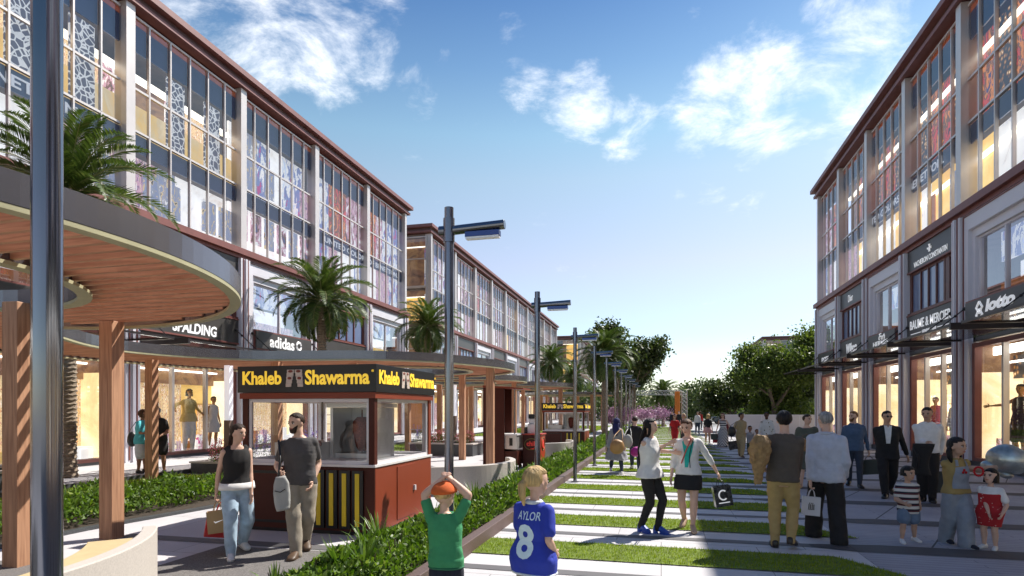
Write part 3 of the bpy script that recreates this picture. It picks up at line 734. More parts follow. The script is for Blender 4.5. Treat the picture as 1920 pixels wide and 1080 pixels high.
# ---- timber pergola: one long wavy canopy on posts
def catmull(P, n=8):
    out = []; N = len(P)
    for i in range(N):
        p0, p1, p2, p3 = (np.array(P[(i+j-1) % N], float) for j in range(4))
        for k in range(n):
            t = k/n
            out.append(tuple(.5*((2*p1)+(-p0+p2)*t+(2*p0-5*p1+4*p2-p3)*t*t+(-p0+3*p1-3*p2+p3)*t**3)))
    return out
def spans(poly, y):
    xs = []
    for i in range(len(poly)):
        (x0, y0), (x1, y1) = poly[i], poly[(i+1) % len(poly)]
        if (y0 <= y) != (y1 <= y): xs.append(x0+(y-y0)*(x1-x0)/(y1-y0))
    return sorted(xs)
def inset(poly, d):
    n = len(poly); A = sum(poly[i][0]*poly[(i+1) % n][1]-poly[(i+1) % n][0]*poly[i][1] for i in range(n)); s = 1 if A > 0 else -1
    out = []
    for i in range(n):
        a, b = np.array(poly[i-1]), np.array(poly[(i+1) % n]); t = b-a; t = t/(np.linalg.norm(t)+1e-9)
        out.append((poly[i][0]-s*t[1]*d, poly[i][1]+s*t[0]*d))
    return out
def pergola(label, outline, holes, posts, zb=3.03, step=.19, rot=R(3)):
    loc = (sum(p[0] for p in posts)/len(posts), sum(p[1] for p in posts)/len(posts), 0)
    t = thing('timber_pergola', label, 'pergola', loc, 0, 'timber ring pergolas along the walk')
    f = MB(loc)
    f.ring(outline, inset(outline, .06), zb-.03, zb+.17, 0)
    f.ring(inset(outline, .003), inset(outline, .11), zb-.065, zb-.033, 1)
    for h in holes:
        f.ring(h, inset(h, -.06), zb-.03, zb+.17, 0); f.ring(inset(h, -.003), inset(h, -.13), zb-.065, zb-.033, 1)
    f.build('ring_fascia', [m_fascia, m_lip], t)
    s = MB(loc); ins = inset(outline, .065); hh = [inset(h, -.065) for h in holes]
    y = min(p[1] for p in outline)+.1; ym = max(p[1] for p in outline)
    while y < ym:
        xs = spans(ins, y)
        for a, b in zip(xs[::2], xs[1::2]):
            cuts = [a]
            for h in hh: cuts += [x for x in spans(h, y) if a < x < b]
            cuts = sorted(cuts)+[b]
            for c, d in zip(cuts[::2], cuts[1::2]):
                if d-c > .05: s.box(c, d, y-.022, y+.022, zb, zb+.12)
        y += step
    s.build('slat_deck', m_slat, t)
    for x, y in posts:
        p = MB((0, 0, 0)); p.box(-.105, .105, -.105, .105, .0, zb-.005)
        o = p.build('post', m_wood, t, bevel=.006); o.location = (x-loc[0], y-loc[1], 0); o.rotation_euler.z = rot
    return t
c1 = [(-7.4+3.77*math.cos(R(a)), 3.2+3.77*math.sin(R(a))) for a in range(112, -180, -12)]
rest = [(-12.2, 3.2), (-13.0, 7.5), (-13.2, 11), (-12.8, 15), (-11.9, 18.2), (-10.2, 20.2), (-8.1, 20.7), (-6.0, 20.0), (-4.6, 18.4), (-4.35, 16.8), (-4.75, 15.2), (-5.5, 13.7), (-6.6, 12.8), (-8.0, 12.45), (-9.4, 12.1), (-10.3, 11.0), (-10.55, 9.8), (-10.2, 8.7), (-9.6, 7.75)]
pergola('wavy timber slat canopy edged in dark metal, nearest and largest, reaching behind the large kiosk', catmull(c1+rest, 5)[::-1], [circ(-7.1, 3.4, 1.9, 64), circ(-7.6, 17.1, 1.85, 64)],
        [(-7.43, 6.64), (-7.16, 5.21), (-10.1, 2.5), (-5.4, 1.2), (-9.6, 13.3), (-7.9, 14.2), (-4.72, 11.9 if False else 16.2), (-6.9, 20.1), (-12.2, 12)])
def ring_pergola(label, cx, cy, r, posts):
    pergola(label, circ(cx, cy, r, 72), [circ(cx, cy+.3, r*.48, 64)], posts)
ring_pergola('round timber canopy over the tall red vending kiosk', -8.4, 32.0, 3.9, [(-6.0, 24.9+4), (-9.6, 29.4), (-11.2, 33.4), (-5.6, 33.6), (-8.2, 35.3)])
ring_pergola('small distant round timber canopy past the further shawarma kiosk', -7.4, 50, 4.0, [(-5.4, 47.5), (-9.6, 48), (-10, 52.4), (-5.0, 52), (-7.3, 53.4)])
ring_pergola('mid-distance round timber canopy over the curved pale seat behind the red counter', -8.6, 24.6, 3.0, [(-6.75, 22.7), (-10.3, 23.0), (-10.2, 26.4), (-6.5, 26.2)])

# ---- curved benches
def bench(label, cx, cy, a0, a1, ro=2.75, h=.55, wall=True):
    t = thing('curved_bench', label, 'bench', (cx, cy, 0), 0, 'curved stone benches under the pergolas')
    n = 40
    wl = MB(); wl.strip(circ(0, 0, ro, n, a0, a1), circ(0, 0, ro-.14, n, a0, a1), 0, h); wl.build('back_wall', m_bench, t, bevel=.012)
    s = MB(); s.strip(circ(0, 0, ro-.143, n, a0, a1), circ(0, 0, ro-.62, n, a0, a1), .38, .44); s.build('seat', m_seat, t, bevel=.01)
    b = MB(); b.strip(circ(0, 0, ro-.145, n, a0+1, a1-1), circ(0, 0, ro-.56, n, a0+1, a1-1), 0, .378); b.build('base', m_bench, t)
    return t
bench('curved pale stone bench with sand-coloured seat beside the near timber post', -7.2, 3.3, -75, 46)
bench('curved pale stone bench between the shawarma kiosk and the red vending kiosk', -5.35, 13.4, -125, 35, 2.0, .60)
bench('small curved pale bench behind the red counter', -5.0, 22.0, -120, 40, 1.9, .62)

# ---- shawarma kiosks
m_kbrown = M('kiosk_red_brown', (.235, .046, .021), .42, var=.05, scale=2, spec=.3)
m_kdark = M('kiosk_dark_brown', (.070, .017, .011), .45, var=.08, scale=3, spec=.22)
m_black = M('black_board', (.006, .006, .007), .35, var=.1)
m_yel = M('glowing_yellow_letter', (.95, .62, .05), .4, var=.03, emit=.35)
m_yellow = M('yellow_stripe', (.72, .52, .02), .45, var=.04)
m_frame = M('white_window_frame', (.70, .68, .70), .35, var=.02)
m_clear = glass_mat('clear_kiosk_glass', (.96, .97, .98), .55, .03)
m_counter = M('white_counter', (.72, .70, .70), .35, var=.03)
m_inox = M('appliance_steel', (.55, .54, .53), .3, metal=.6, var=.05)
m_wrap = M('flatbread_wrap', (.62, .52, .45), .6, var=.1, scale=30)
m_fill = M('wrap_filling', (.22, .05, .03), .6, var=.5, scale=60)
def kiosk(label):
    W, Dp, H = 2.16, 2.1, 2.44      # local: x 0..W, y 0..Dp, front at y=0
    t = thing('food_kiosk', label, 'kiosk', (-6.07, 7.6, 0), 0, 'shawarma kiosks')
    b = MB(); b.box(.02, W-.02, .02, Dp-.02, .06, .98, 0); b.box(.05, W-.05, .05, Dp-.05, 0, .06, 1)
    b.box(.10, .98, .004, .019, .14, .90, 1); b.box(.14, .94, -.004, .003, .18, .86, 0)
    body = b.build('body', [m_kdark, m_black], t)
    s = MB(); s.box(W-.019, W+.004, .02, Dp-.02, .06, .98); s.build('side_panel', m_kbrown, t); s = MB(); s.box(-.004, .019, .02, Dp-.02, .06, .98); s.build('side_panel', m_kbrown, t)
    d = MB(); d.box(W+.004, W+.016, .72, 1.42, .12, .93); door = d.build('door', m_kbrown, t, bevel=.003)
    d = MB(); d.box(W+.016, W+.045, 1.32, 1.36, .50, .58); d.build('handle', m_frame, door)
    for x in (0, W-.09):
        for y in (0, Dp-.09):
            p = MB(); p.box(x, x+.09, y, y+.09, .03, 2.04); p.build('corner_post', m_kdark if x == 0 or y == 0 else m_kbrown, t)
    c = MB(); c.box(-.02, W+.02, -.02, Dp+.02, .982, 1.02); c.build('counter_top', m_counter, t, bevel=.004)
    r = MB(); r.box(-.03, W+.03, -.03, Dp+.03, 1.96, 2.045); r.build('head_rail', m_kbrown, t)
    def pane_win(p0, p1, z0, z1, ax):
        f = MB(); w_ = .045
        def bx(a, b, c, d):
            if ax == 'x': f.box(a, b, p0[1]-.02, p0[1]+.02, c, d)
            else: f.box(p0[0]-.02, p0[0]+.02, a, b, c, d)
        A, B = (p0[0], p1[0]) if ax == 'x' else (p0[1], p1[1])
        bx(A, A+w_, z0, z1); bx(B-w_, B, z0, z1); bx(A+w_, B-w_, z0, z0+w_); bx(A+w_, B-w_, z1-w_, z1)
        wn_ = f.build('window', m_frame, t)
        g = MB()
        g.add([(p0[0], p0[1], z0+.02), (p1[0], p1[1], z0+.02), (p1[0], p1[1], z1-.02), (p0[0], p0[1], z1-.02)], [(0, 1, 2, 3)]); g.build('pane', m_clear, wn_)
    pane_win((.092, .045), (W-.092, .045), 1.022, 1.955, 'x'); pane_win((.092, Dp-.045), (W-.092, Dp-.045), 1.022, 1.955, 'x')
    pane_win((W-.045, .092), (W-.045, Dp-.092), 1.022, 1.955, 'y'); pane_win((.045, .092), (.045, Dp-.092), 1.022, 1.955, 'y')
    for i in range(4):
        x = 1.23+i*.205
        s = MB(); s.box(x-.03, x+.14, -.012, .018, .10, .93, 0); s.box(x+.02, x+.085, -.022, -.0125, .14, .89, 1); s.build('stripe_panel', [m_black, m_yellow], t)
    sg = MB(); sg.box(-.05, W+.05, -.05, Dp+.05, 2.05, H); sb_ = sg.build('sign_band', m_black, t, bevel=.004)
    def put(face, u, z, w_, h, s, **k):
        if face == 'f': text(sb_, s, (u, -.0505, z), (1, 0, 0), (0, 0, 1), w_, h, m_yel, .006, **k)
        else: text(sb_, s, (W+.0505, u, z), (0, 1, 0), (0, 0, 1), w_, h, m_yel, .006, **k)
    for fc in 'fs':
        put(fc, .37, 2.265, .66, .20, 'Khaleb', bold=.028); put(fc, 1.60, 2.265, 1.02, .215, 'Shawarma', bold=.028); put(fc, 2.16, 2.345, .035, .035, '®')
        e = MB()
        for q, tl in ((.84, .16), (1.0, -.16)):
            for j in range(5):
                z = 2.155+j*.05; o_ = tl*(z-2.26); r_ = .045+.006*j*.5
                a, b = (q+o_-r_, q+o_+r_)
                m_ = 1 if j in (2, 4) else 0
                if fc == 'f': e.box(a, b, -.062, -.0508, z-.025, z+.0235, 0); (e.ball((q+o_, -.062, z), (r_*.7, .006, .02), 8, 6, 1) if m_ else None)
                else: e.box(W+.0508, W+.062, a, b, z-.025, z+.0235, 0); (e.ball((W+.062, q+o_, z), (.006, r_*.7, .02), 8, 6, 1) if m_ else None)
        e.build('emblem', [m_wrap, m_fill], sb_)
    return t
K1 = kiosk('large shawarma kiosk in red brown with black sign band, right behind the strolling couple')
def appliance(loc, sc, label):
    t = thing('rotisserie_cabinet', label, 'appliance', loc, 0, 'grill cabinets inside the kiosks'); t.scale = (sc, sc, sc)
    c = MB(); c.box(0, .78, .9, 1.0, 1.025, 1.83); c.box(0, .05, .3, .895, 1.025, 1.83); c.box(.73, .78, .3, .895, 1.025, 1.83); c.box(-.04, .82, .25, 1.04, 1.833, 1.90); c.build('cabinet', m_inox, t)
    s = MB(); s.tube([(.4, .6, 1.03), (.4, .6, 1.8)], .012, 8); s.rings([[Vector((.4+r_*math.cos(R(a)), .6+r_*math.sin(R(a)), z)) for a in range(0, 360, 24)] for z, r_ in ((1.12, .05), (1.2, .10), (1.45, .15), (1.6, .15), (1.68, .08))]); s.build('spit', m_fill, t, True)
    b = MB(); b.box(.06, .72, .35, .88, 1.026, 1.10); b.build('base', m_inox, t)
appliance((-5.15, 8.2, 0), 1, 'white grill cabinet with spit inside the large kiosk')
def crate(loc, sc, label):
    t = thing('display_tray', label, 'tray', loc, 0, 'grey trays inside the kiosks'); t.scale = (sc,)*3
    c = MB(); c.box(0, .75, 0, .04, 1.025, 1.28); c.box(0, .75, .40, .44, 1.025, 1.28); c.box(0, .04, .041, .399, 1.025, 1.28); c.box(.71, .75, .041, .399, 1.025, 1.28); c.build('tray_wall', m_inox, t)
    f = MB()
    for i in range(12): f.ball((.1+.055*i, .2+.1*math.sin(i*2.1), 1.26), .06, 8, 6, i % 2)
    f.build('filling', [m_wrap, m_fill], t, True)
crate((-5.92, 8.15, 0), 1, 'long grey food tray inside the large kiosk')
K2 = dup(K1); K2.location = (-5.12, 25.9, 0); K2.scale = (.86, .86, .86); K2['label'] = 'smaller-looking shawarma kiosk further off, behind the red counter and lamp posts'
appliance((-5.12+.9*.86, 26.4, 0), .86, 'white grill cabinet with spit inside the further kiosk')
crate((-5.12+.14, 26.4, 0), .86, 'grey food tray inside the further kiosk')

# ---- tall red vending kiosk
t = thing('vending_kiosk', 'tall red vending kiosk with open shelves and sloping visor', 'kiosk', (-5.2, 17.05, 0))
b = MB(); b.box(0, .66, 0, .06, .12, 2.46); b.box(0, .66, .9, .96, .12, 2.46); b.box(0, .06, .061, .899, .12, 2.46); p = b.build('casing', m_kdark, t, bevel=.006)
v = MB(); v.add([(.0, -.03, 2.465), (1.25, -.03, 2.40), (1.25, .99, 2.40), (0, .99, 2.465), (0, -.03, 2.53), (1.25, -.03, 2.44), (1.25, .99, 2.44), (0, .99, 2.53)], [(3, 2, 1, 0), (4, 5, 6, 7), (0, 1, 5, 4), (1, 2, 6, 5), (2, 3, 7, 6), (3, 0, 4, 7)]); v.build('visor', m_kbrown, t)
s = MB(); s.box(.061, 1.05, .062, .898, 1.03, 1.07); s.build('counter', m_counter, t)
s = MB(); s.box(.4, 1.02, .08, .88, .62, 1.028); ss = s.build('drawer_unit', m_inox, t); s = MB(); s.box(.8, .9, .07, .0795, .72, .95); s.build('handle', m_black, ss)
s = MB(); s.box(.061, 1.05, .062, .898, .14, .56); s.build('lower_cabinet', m_kdark, t)
s = MB(); s.tube([(.95, .12, 1.07), (.95, .12, 2.41)], .02, 8); s.build('post', m_steel, t)
for x in (.1, .95):
    for y in (.12, .84):
        s = MB(); s.tube([(x, y-.02, .06), (x, y+.02, .06)], .06, 14); s.tube([(x, y, .06), (x, y, .14)], .015, 6); s.build('caster', m_dark, t)
# ---- red counter with chilli logo
m_red = M('bright_red_panel', (.42, .035, .018), .35, var=.04, scale=2)
m_redlogo = M('red_logo', (.62, .03, .02), .4, var=.05, emit=.15)
m_olive = M('olive_outline', (.20, .16, .03), .5)
t = thing('promo_counter', 'red square counter with oval chilli logo in front of the further kiosk', 'counter', (-4.13, 17.7, 0))
b = MB(); b.box(0, .55, 0, .75, 0, 1.02); b.build('body', m_kdark, t, bevel=.01)
b = MB(); b.box(.551, .565, .01, .74, .02, 1.01); b.build('side_panel', m_red, t)
b = MB(); b.box(-.03, .6, -.03, .78, 1.022, 1.06); b.build('top', m_red, t, bevel=.006)
e = MB(); e.tube([(.28+.22*math.cos(R(a)), -.004, .74+.17*math.sin(R(a))) for a in range(0, 361, 15)], .012, 5); e.tube([(.575, .37+.24*math.cos(R(a)), .74+.19*math.sin(R(a))) for a in range(0, 361, 15)], .012, 5); lo = e.build('logo_outline', m_olive, t)
text(t, 'chili', (.28, -.002, .76), (1, 0, 0), (0, 0, 1), .30, .15, m_redlogo, .006, bold=.03)
e = MB(); e.tube([(.25, -.004, .60), (.33, -.006, .60), (.39, -.004, .645)], [.008, .022, .006], 6); e.ball((.57, .37, .76), (.012, .16, .13), 12, 8); e.tube([(.578, .28, .64), (.58, .4, .60), (.578, .5, .66)], [.008, .022, .006], 6); e.build('logo', m_redlogo, t)
t = thing('coffee_machine', 'white and black coffee machine standing on the red counter', 'machine', (-4.02, 17.9, 1.06))
b = MB(); b.box(0, .26, 0, .35, 0, .30); b.box(.03, .23, .05, .3, .301, .46); b.build('body', m_counter, t, bevel=.02)
b = MB(); b.box(.02, .24, .02, .33, .462, .60); b.build('hopper', m_black, t, bevel=.01)
b = MB(); b.box(-.12, -.02, .08, .26, 0, .18); b.build('drip_tray', m_dark, t)

# ---- light columns
m_tube = M('frosted_light_tube', (.80, .82, .90), .3, var=.02, emit=.35)
m_bpost = M('brown_light_post', (.17, .12, .10), .5, var=.1)
def light_col(x, y, label):
    t = thing('light_column', label, 'light column', (x, y, 0), 0, 'white tube light columns')
    b = MB(); b.box(-.09, .09, -.09, .09, 0, 1.5); b.build('post', m_bpost, t, bevel=.006)
    b = MB(); b.box(-.085, .085, -.085, .085, 1.50, 3.3); b.build('light_tube', m_tube, t, bevel=.012)
    b = MB(); b.box(-.09, .09, -.09, .09, 3.302, 3.36); b.build('cap', m_dark, t)
    return t
light_col(-11.8, 14.2, 'white tube light column just left of the large kiosk')
light_col(-9.6, 26.8, 'white tube light column seen behind the second lamp post')
light_col(-8.5, 31.5, 'white tube light column seen beside the tall red vending kiosk')

# ---- planters
def planter(name, label, x0, x1, y0, y1, h):
    t = thing(name, label, 'planter', ((x0+x1)/2, (y0+y1)/2, 0), 0, 'low dark stone planters'); off = t.location
    b = MB(off); b.box(x0, x1, y0, y0+.15, 0, h); b.box(x0, x1, y1-.15, y1, 0, h); b.box(x0, x0+.15, y0+.151, y1-.151, 0, h); b.box(x1-.15, x1, y0+.151, y1-.151, 0, h); b.build('wall', m_gran, t)
    s = MB(off); s.box(x0+.151, x1-.151, y0+.151, y1-.151, 0, h-.06); s.build('soil', m_soil, t)
    c = MB(off); c.ring(rect(x0-.03, x1+.03, y0-.03, y1+.03), rect(x0+.17, x1-.17, y0+.17, y1-.17), h+.001, h+.05); c.build('coping', m_bench, t)
planter('stone_planter', 'dark granite terrace planter with white coping at the picture edge', -16.0, -13.02, 5.4, 10.2, .5)
planter('stone_planter', 'low dark planter of pink and purple flowers left of the kiosk', -12.8, -9.0, 13.9, 15.6, .30)
planter('stone_planter', 'low dark planter seen through the side window of the large kiosk', -9.6, -7.0, 21.6, 23.4, .45)
# ---- kerbed hedge planter between walk and plaza
t = thing('kerbed_planter', 'long brown kerbed planter holding the hedge along the paved plaza', 'planter', (-2.9, 20, 0))
b = MB(t.location)
b.box(-2.44, -2.3, -3, 48, 0, .17); b.build('kerb', m_kerb, t, bevel=.008)
b = MB(t.location); b.box(-3.58, -3.44, -3, 48, 0, .15); b.build('kerb', m_kerb, t, bevel=.008)
b = MB(t.location); b.box(-3.439, -2.441, -3, 48, 0, .09); b.build('soil', m_soil, t)

# ---- far end of the street: truss gate, pylon, hoarding, cars, poles
m_truss = M('aluminium_truss', (.45, .45, .46), .4, metal=.6, var=.1)
m_pyl = M('orange_pylon', (.62, .17, .015), .5, var=.06)
t = thing('truss_gate', 'grey lattice truss gate spanning the far end of the street', 'gate', (0, 62, 0))
def truss(mb, a, b, wd=.4, n=10):
    a, b = Vector(a), Vector(b); d = (b-a).normalized(); u = Vector((0, 1, 0)); v = d.cross(u).normalized(); cs = [(-1, -1), (1, -1), (1, 1), (-1, 1)]
    P = lambda c, s: a+(b-a)*s+u*c[0]*wd/2+v*c[1]*wd/2
    for c in cs: mb.tube([P(c, 0), P(c, 1)], .035, 5)
    for i in range(n):
        for k in range(4): mb.tube([P(cs[k], i/n), P(cs[(k+1) % 4], (i+1)/n)], .02, 4); mb.tube([P(cs[k], i/n), P(cs[(k+1) % 4], i/n)], .02, 4)
for x, h in ((2.25, 3.7), (-3.0, 3.7)):
    m_ = MB(t.location); truss(m_, (x, 62, 0), (x, 62, h), .5, 9); m_.build('upright', m_truss, t)
m_ = MB(t.location); truss(m_, (-2.7, 62, 3.5), (2.0, 62, 3.5), .4, 11); m_.build('crossbeam', m_truss, t)
t = thing('orange_pylon', 'tall narrow orange pylon beside the truss gate', 'pylon', (1.55, 61, 0))
m_ = MB(t.location); m_.box(1.3, 1.8, 60.85, 61.15, .3, 3.6); m_.build('panel', m_pyl, t, bevel=.03); m_ = MB(t.location); m_.box(1.25, 1.85, 60.75, 61.25, 0, .3); m_.build('base', m_dark, t)
m_hoard = M('white_hoarding', (.62, .58, .60), .6, var=.06, scale=.4)
t = thing('hoarding_wall', 'long plain white hoarding wall below the rounded trees', 'wall', (8, 42.8, 0))
m_ = MB(t.location); m_.box(4.2, 12.5, 42.9, 43.0, 0, 1.42); m_.build('panel', m_hoard, t); m_ = MB(t.location)
for i in range(8): m_.box(4.2+i*1.18, 4.23+i*1.18, 42.88, 42.898, 0, 1.40)
m_.build('batten', m_lilac, t)
m_ = MB(t.location); m_.box(4.15, 12.5, 42.86, 43.04, 1.421, 1.46); m_.build('coping', m_lilac, t)
m_gl = M('car_window', (.02, .025, .03), .08, var=.05); m_tyre = M('tyre_rubber', (.015, .015, .015), .8); m_tail = M('tail_lamp', (.35, .01, .01), .3)
def car(label, x, y, rz, col, cn):
    t = thing('parked_car', label, 'car', (x, y, 0), rz, 'cars on the far road')
    mp = M(cn, col, .25, metal=.2, var=.03, coat=.6)
    prof = [(-2.1, .35), (-2.15, .75), (-1.95, .92), (-1.2, 1.0), (-.55, 1.42), (.75, 1.45), (1.55, 1.05), (2.05, .95), (2.15, .6), (2.1, .3)]
    rg_ = []
    for s_ in (-.85, -.78, .78, .85):
        k = .93 if abs(s_) > .8 else 1
        rg_.append([Vector((x_*k, s_*(1 if z_ < 1.0 else .85), .3+(z_-.3)*k)) for x_, z_ in prof])
    m_ = MB(); m_.rings(rg_); m_.build('body', mp, t)
    m_ = MB()
    for s_ in (-1, 1): m_.prism([(-1.05, 1.03), (-.52, 1.38), (.7, 1.40), (1.35, 1.06)], 0, .01); 
    m_.v = [(a, (.725 if i < 8 else -.735)+c, b) for i, (a, b, c) in enumerate(m_.v)]; m_.build('window', m_gl, t)
    for a in (-1.3, 1.35):
        for s_ in (-.78, .78):
            m_ = MB(); m_.tube([(a, s_-.09, .31), (a, s_+.09, .31)], .31, 16); wh = m_.build('wheel', m_tyre, t); m_ = MB(); m_.tube([(a, s_-.1, .31), (a, s_+.1, .31)], .18, 12); m_.build('rim', m_truss, wh)
    for s_ in (-.6, .6): m_ = MB(); m_.box(-2.13, -2.05, s_-.15, s_+.15, .68, .82); m_.build('tail_light', m_tail, t)
car('dark car parked beyond the striped-dress woman', 8.2, 78, R(8), (.02, .03, .05), 'dark_car_paint')
car('pale car on the far road behind the tree row', -5.2, 79, R(0), (.45, .47, .5), 'pale_car_paint')
t = thing('thin_pole', 'thin pale pole standing in front of the far trees', 'pole', (4.9, 66, 0)); m_ = MB(); m_.tube([(0, 0, 0), (0, 0, 3.3)], .05, 8); m_.build('shaft', m_truss, t); m_ = MB(); m_.box(-.15, .15, -.02, .02, 1.9, 2.5); m_.build('sign_plate', m_white, t)
# ------------------------------------------------------------------ plants
def leaves(P, N, L, W, seed=0, fold=.18, up=0.0, name='foliage', mat=None, parent=None, kind=None):
    """one folded lozenge per leaf. P points (n,3), N preferred leaf direction (n,3), L,W sizes (n,)"""
    rg = np.random.default_rng(seed); n = len(P)
    d = N/np.maximum(np.linalg.norm(N, axis=1, keepdims=True), 1e-6)
    a = rg.normal(size=(n, 3)); a[:, 2] += up
    s = np.cross(d, a); s /= np.maximum(np.linalg.norm(s, axis=1, keepdims=True), 1e-6)
    u = np.cross(s, d); L = L[:, None]; W = W[:, None]
    m = P+d*L*.45-u*L*fold*.0
    V = np.stack([P, m+s*W+u*L*fold, P+d*L, m-s*W+u*L*fold], 1).reshape(-1, 3)
    F = np.arange(4*n).reshape(-1, 4)
    o = link(name, np_mesh(name, V, F), mat, parent)
    if kind: o['kind'] = kind
    return o
m_hedge = leaf_mat('hedge_leaf', (.045, .095, .015), (.15, .24, .04), (.30, .36, .10), trans=.35)
m_strap = leaf_mat('strap_leaf', (.06, .12, .02), (.16, .24, .05), trans=.3)
m_stem = M('twig', (.09, .06, .035), .8, var=.2)
def hedge(label, x0, x1, y0, y1, zb, h, dens, seed, strap=10, near=8):
    rg = np.random.default_rng(seed)
    loc = ((x0+x1)/2, (y0+y1)/2, 0); t = thing('hedge', label, 'hedge', loc)
    PP, NN, LL = [], [], []
    yy = np.arange(y0, y1, .5)
    for y in yy:
        dist = max(3., math.hypot(x0, y)); k = min(1, near/dist); n = int(dens*.5*(x1-x0)*k**1.2)
        x_ = rg.uniform(x0, x1, n); y_ = rg.uniform(y, y+.5, n)
        prof = h*(.62+.38*np.array([noise.noise((a*1.6, b*1.6, seed)) for a, b in zip(x_, y_)]))
        ed = np.minimum(x_-x0, x1-x_)/(.25); prof *= np.clip(.45+ed*.55, 0, 1)
        z_ = zb+prof*rg.uniform(.15, 1, n)**.55
        PP.append(np.stack([x_, y_, z_], 1)); nn = rg.normal(size=(n, 3)); nn[:, 2] = np.abs(nn[:, 2])*1.0+.15; NN.append(nn); LL.append(np.full(n, .075)*rg.uniform(.6, 1.25, n)/math.sqrt(max(k, .15)))
    P = np.concatenate(PP)-np.array(loc); L_ = np.concatenate(LL)
    leaves(P, np.concatenate(NN), L_, L_*.23, seed, mat=m_hedge, parent=t)
    # stems that carry the leaves
    mb = MB(loc)
    for i in range(int((y1-y0)*8)):
        x, y = rg.uniform(x0+.1, x1-.1), rg.uniform(y0, y1); mb.tube([(x, y, zb-.05), (x+rg.uniform(-.1, .1), y+rg.uniform(-.1, .1), zb+h*.7)], .006, 4)
    mb.build('stems', m_stem, t)
    V = []
    for i in range(strap):
        cx, cy = rg.uniform(x0+.15, x1-.15), y0+(y1-y0)*rg.uniform(0, 1)
        for j in range(22):
            a = rg.uniform(0, 6.28); ln = rg.uniform(.25, .5)*(.75 if cy < 5 else 1); out = rg.uniform(.25, .8); w_ = .016; c, s = math.cos(a), math.sin(a); pts = []
            for q in (0, .35, .7, 1):
                rr = ln*out*q; z = zb+.1+ln*(1.25*q-.75*out*q*q); ww = w_*(1-q)**.5 if q < 1 else 0.001
                pts.append((cx+c*rr-s*ww, cy+s*rr+c*ww, z)); pts.append((cx+c*rr+s*ww, cy+s*rr-c*ww, z))
            for q in range(3): V.append([pts[2*q], pts[2*q+1], pts[2*q+3], pts[2*q+2]])
    if V:
        V = np.array(V).reshape(-1, 3)-np.array(loc); link('strap_leaves', np_mesh('strap_leaves', V, np.arange(len(V)).reshape(-1, 4)), m_strap, t)
    return t
hedge('glossy green hedge in the brown kerbed planter beside the striped lawn', -3.42, -2.46, 2.2, 47.5, .09, .42, 2100, 5, 46)
hedge('broad leafy hedge behind the timber posts, with spiky tufts', -10.2, -8.45, 5.2, 10.8, .0, .62, 1500, 9, 16, near=9)
hedge('dark leafy hedge at the picture edge below the granite planter', -11.5, -9.3, 2.6, 5.1, .0, .55, 900, 12, 4, near=9)
kb = MB(); kb.strip([(-8.38, 4.6), (-8.36, 7.0), (-8.0, 9.3), (-7.8, 10.8)], [(-8.26, 4.6), (-8.24, 7.0), (-7.88, 9.3), (-7.68, 10.8)], 0, .05); tag(kb.build('hedge_kerb', m_gran), kind='structure')

# ---- palms
m_frond = leaf_mat('palm_leaflet', (.032, .062, .014), (.105, .155, .038), (.22, .25, .09), trans=.22)
m_trunk = M('palm_trunk_bark', (.24, .19, .14), .9, var=.35, scale=14, bump=.8, bscale=30, stretch=(1, 1, 3))
m_rach = M('palm_leaf_stalk', (.20, .21, .07), .6, var=.15)
def palm_mesh(seed, nf=54, ln=2.0):
    rg = np.random.default_rng(seed); V = []; rb = MB()
    for i in range(nf):
        az = i*2.39996+rg.uniform(-.2, .2); f = i/nf
        el = R(80-125*f+rg.uniform(-7, 7)); L = ln*(.80+.28*math.sin(math.pi*min(1, f*1.05+.12)))*rg.uniform(.9, 1.1); droop = 1.0+.5*f
        c, s = math.cos(az), math.sin(az); pts = []; p = np.array([.10*c, .10*s, .22*(1-f)]); e = el; n = 22
        for q in range(n+1):
            pts.append(p.copy()); st = L/n; p = p+np.array([c*math.cos(e), s*math.cos(e), math.sin(e)])*st; e -= droop*1.35/n*(.35+1.3*q/n)
        rb.tube([tuple(x) for x in pts[::3]], [.022*(1-.85*k/7) for k in range(len(pts[::3]))], 4)
        side = np.array([-s, c, 0])
        for q in range(3, n+1):
            t_ = pts[q]-pts[q-1]; t_ = t_/np.linalg.norm(t_); up = np.cross(t_, side); u = q/n
            ll = .44*math.sin(math.pi*min(.97, (.16+.80*u)))**.75*(ln/2.0)
            for hfl in (0, .33, .67):
                pp = pts[q-1]+(pts[q]-pts[q-1])*hfl
                for sd in (-1, 1):
                    d = side*sd*.80+t_*.62+up*(-.30+rg.uniform(-.12, .12))*(-1); d = d/np.linalg.norm(d)
                    l_ = ll*rg.uniform(.85, 1.1); w_ = t_*.030*(ln/2.0)
                    tip = pp+d*l_-np.array([0, 0, .10*l_])
                    mid = pp+d*l_*.5
                    V.append([pp-w_*.4, mid-w_*.75, tip, mid+w_*.75])
    V = np.array(V).reshape(-1, 3)
    return np_mesh('palm_crown', V, np.arange(len(V)).reshape(-1, 4)), rb.mesh('palm_stalks')
PM = [palm_mesh(3), palm_mesh(8)]
def trunk_mesh(h):
    mb = MB(); rgs = []; n = int(h/.055)
    for j in range(n+1):
        z = h*j/n; r = .17+.05*max(0, 1-z/.6)+.05*max(0, (z-h+.7)/.7)+(.016 if j % 2 else -.012)
        rgs.append([Vector((r*math.cos(a*2*math.pi/14+j*.5)*(1+.06*math.sin(a*3+j)), r*math.sin(a*2*math.pi/14+j*.5)*(1+.06*math.sin(a*3+j)), z+.018*(a % 2))) for a in range(14)])
    mb.rings(rgs); return mb.mesh('trunk')
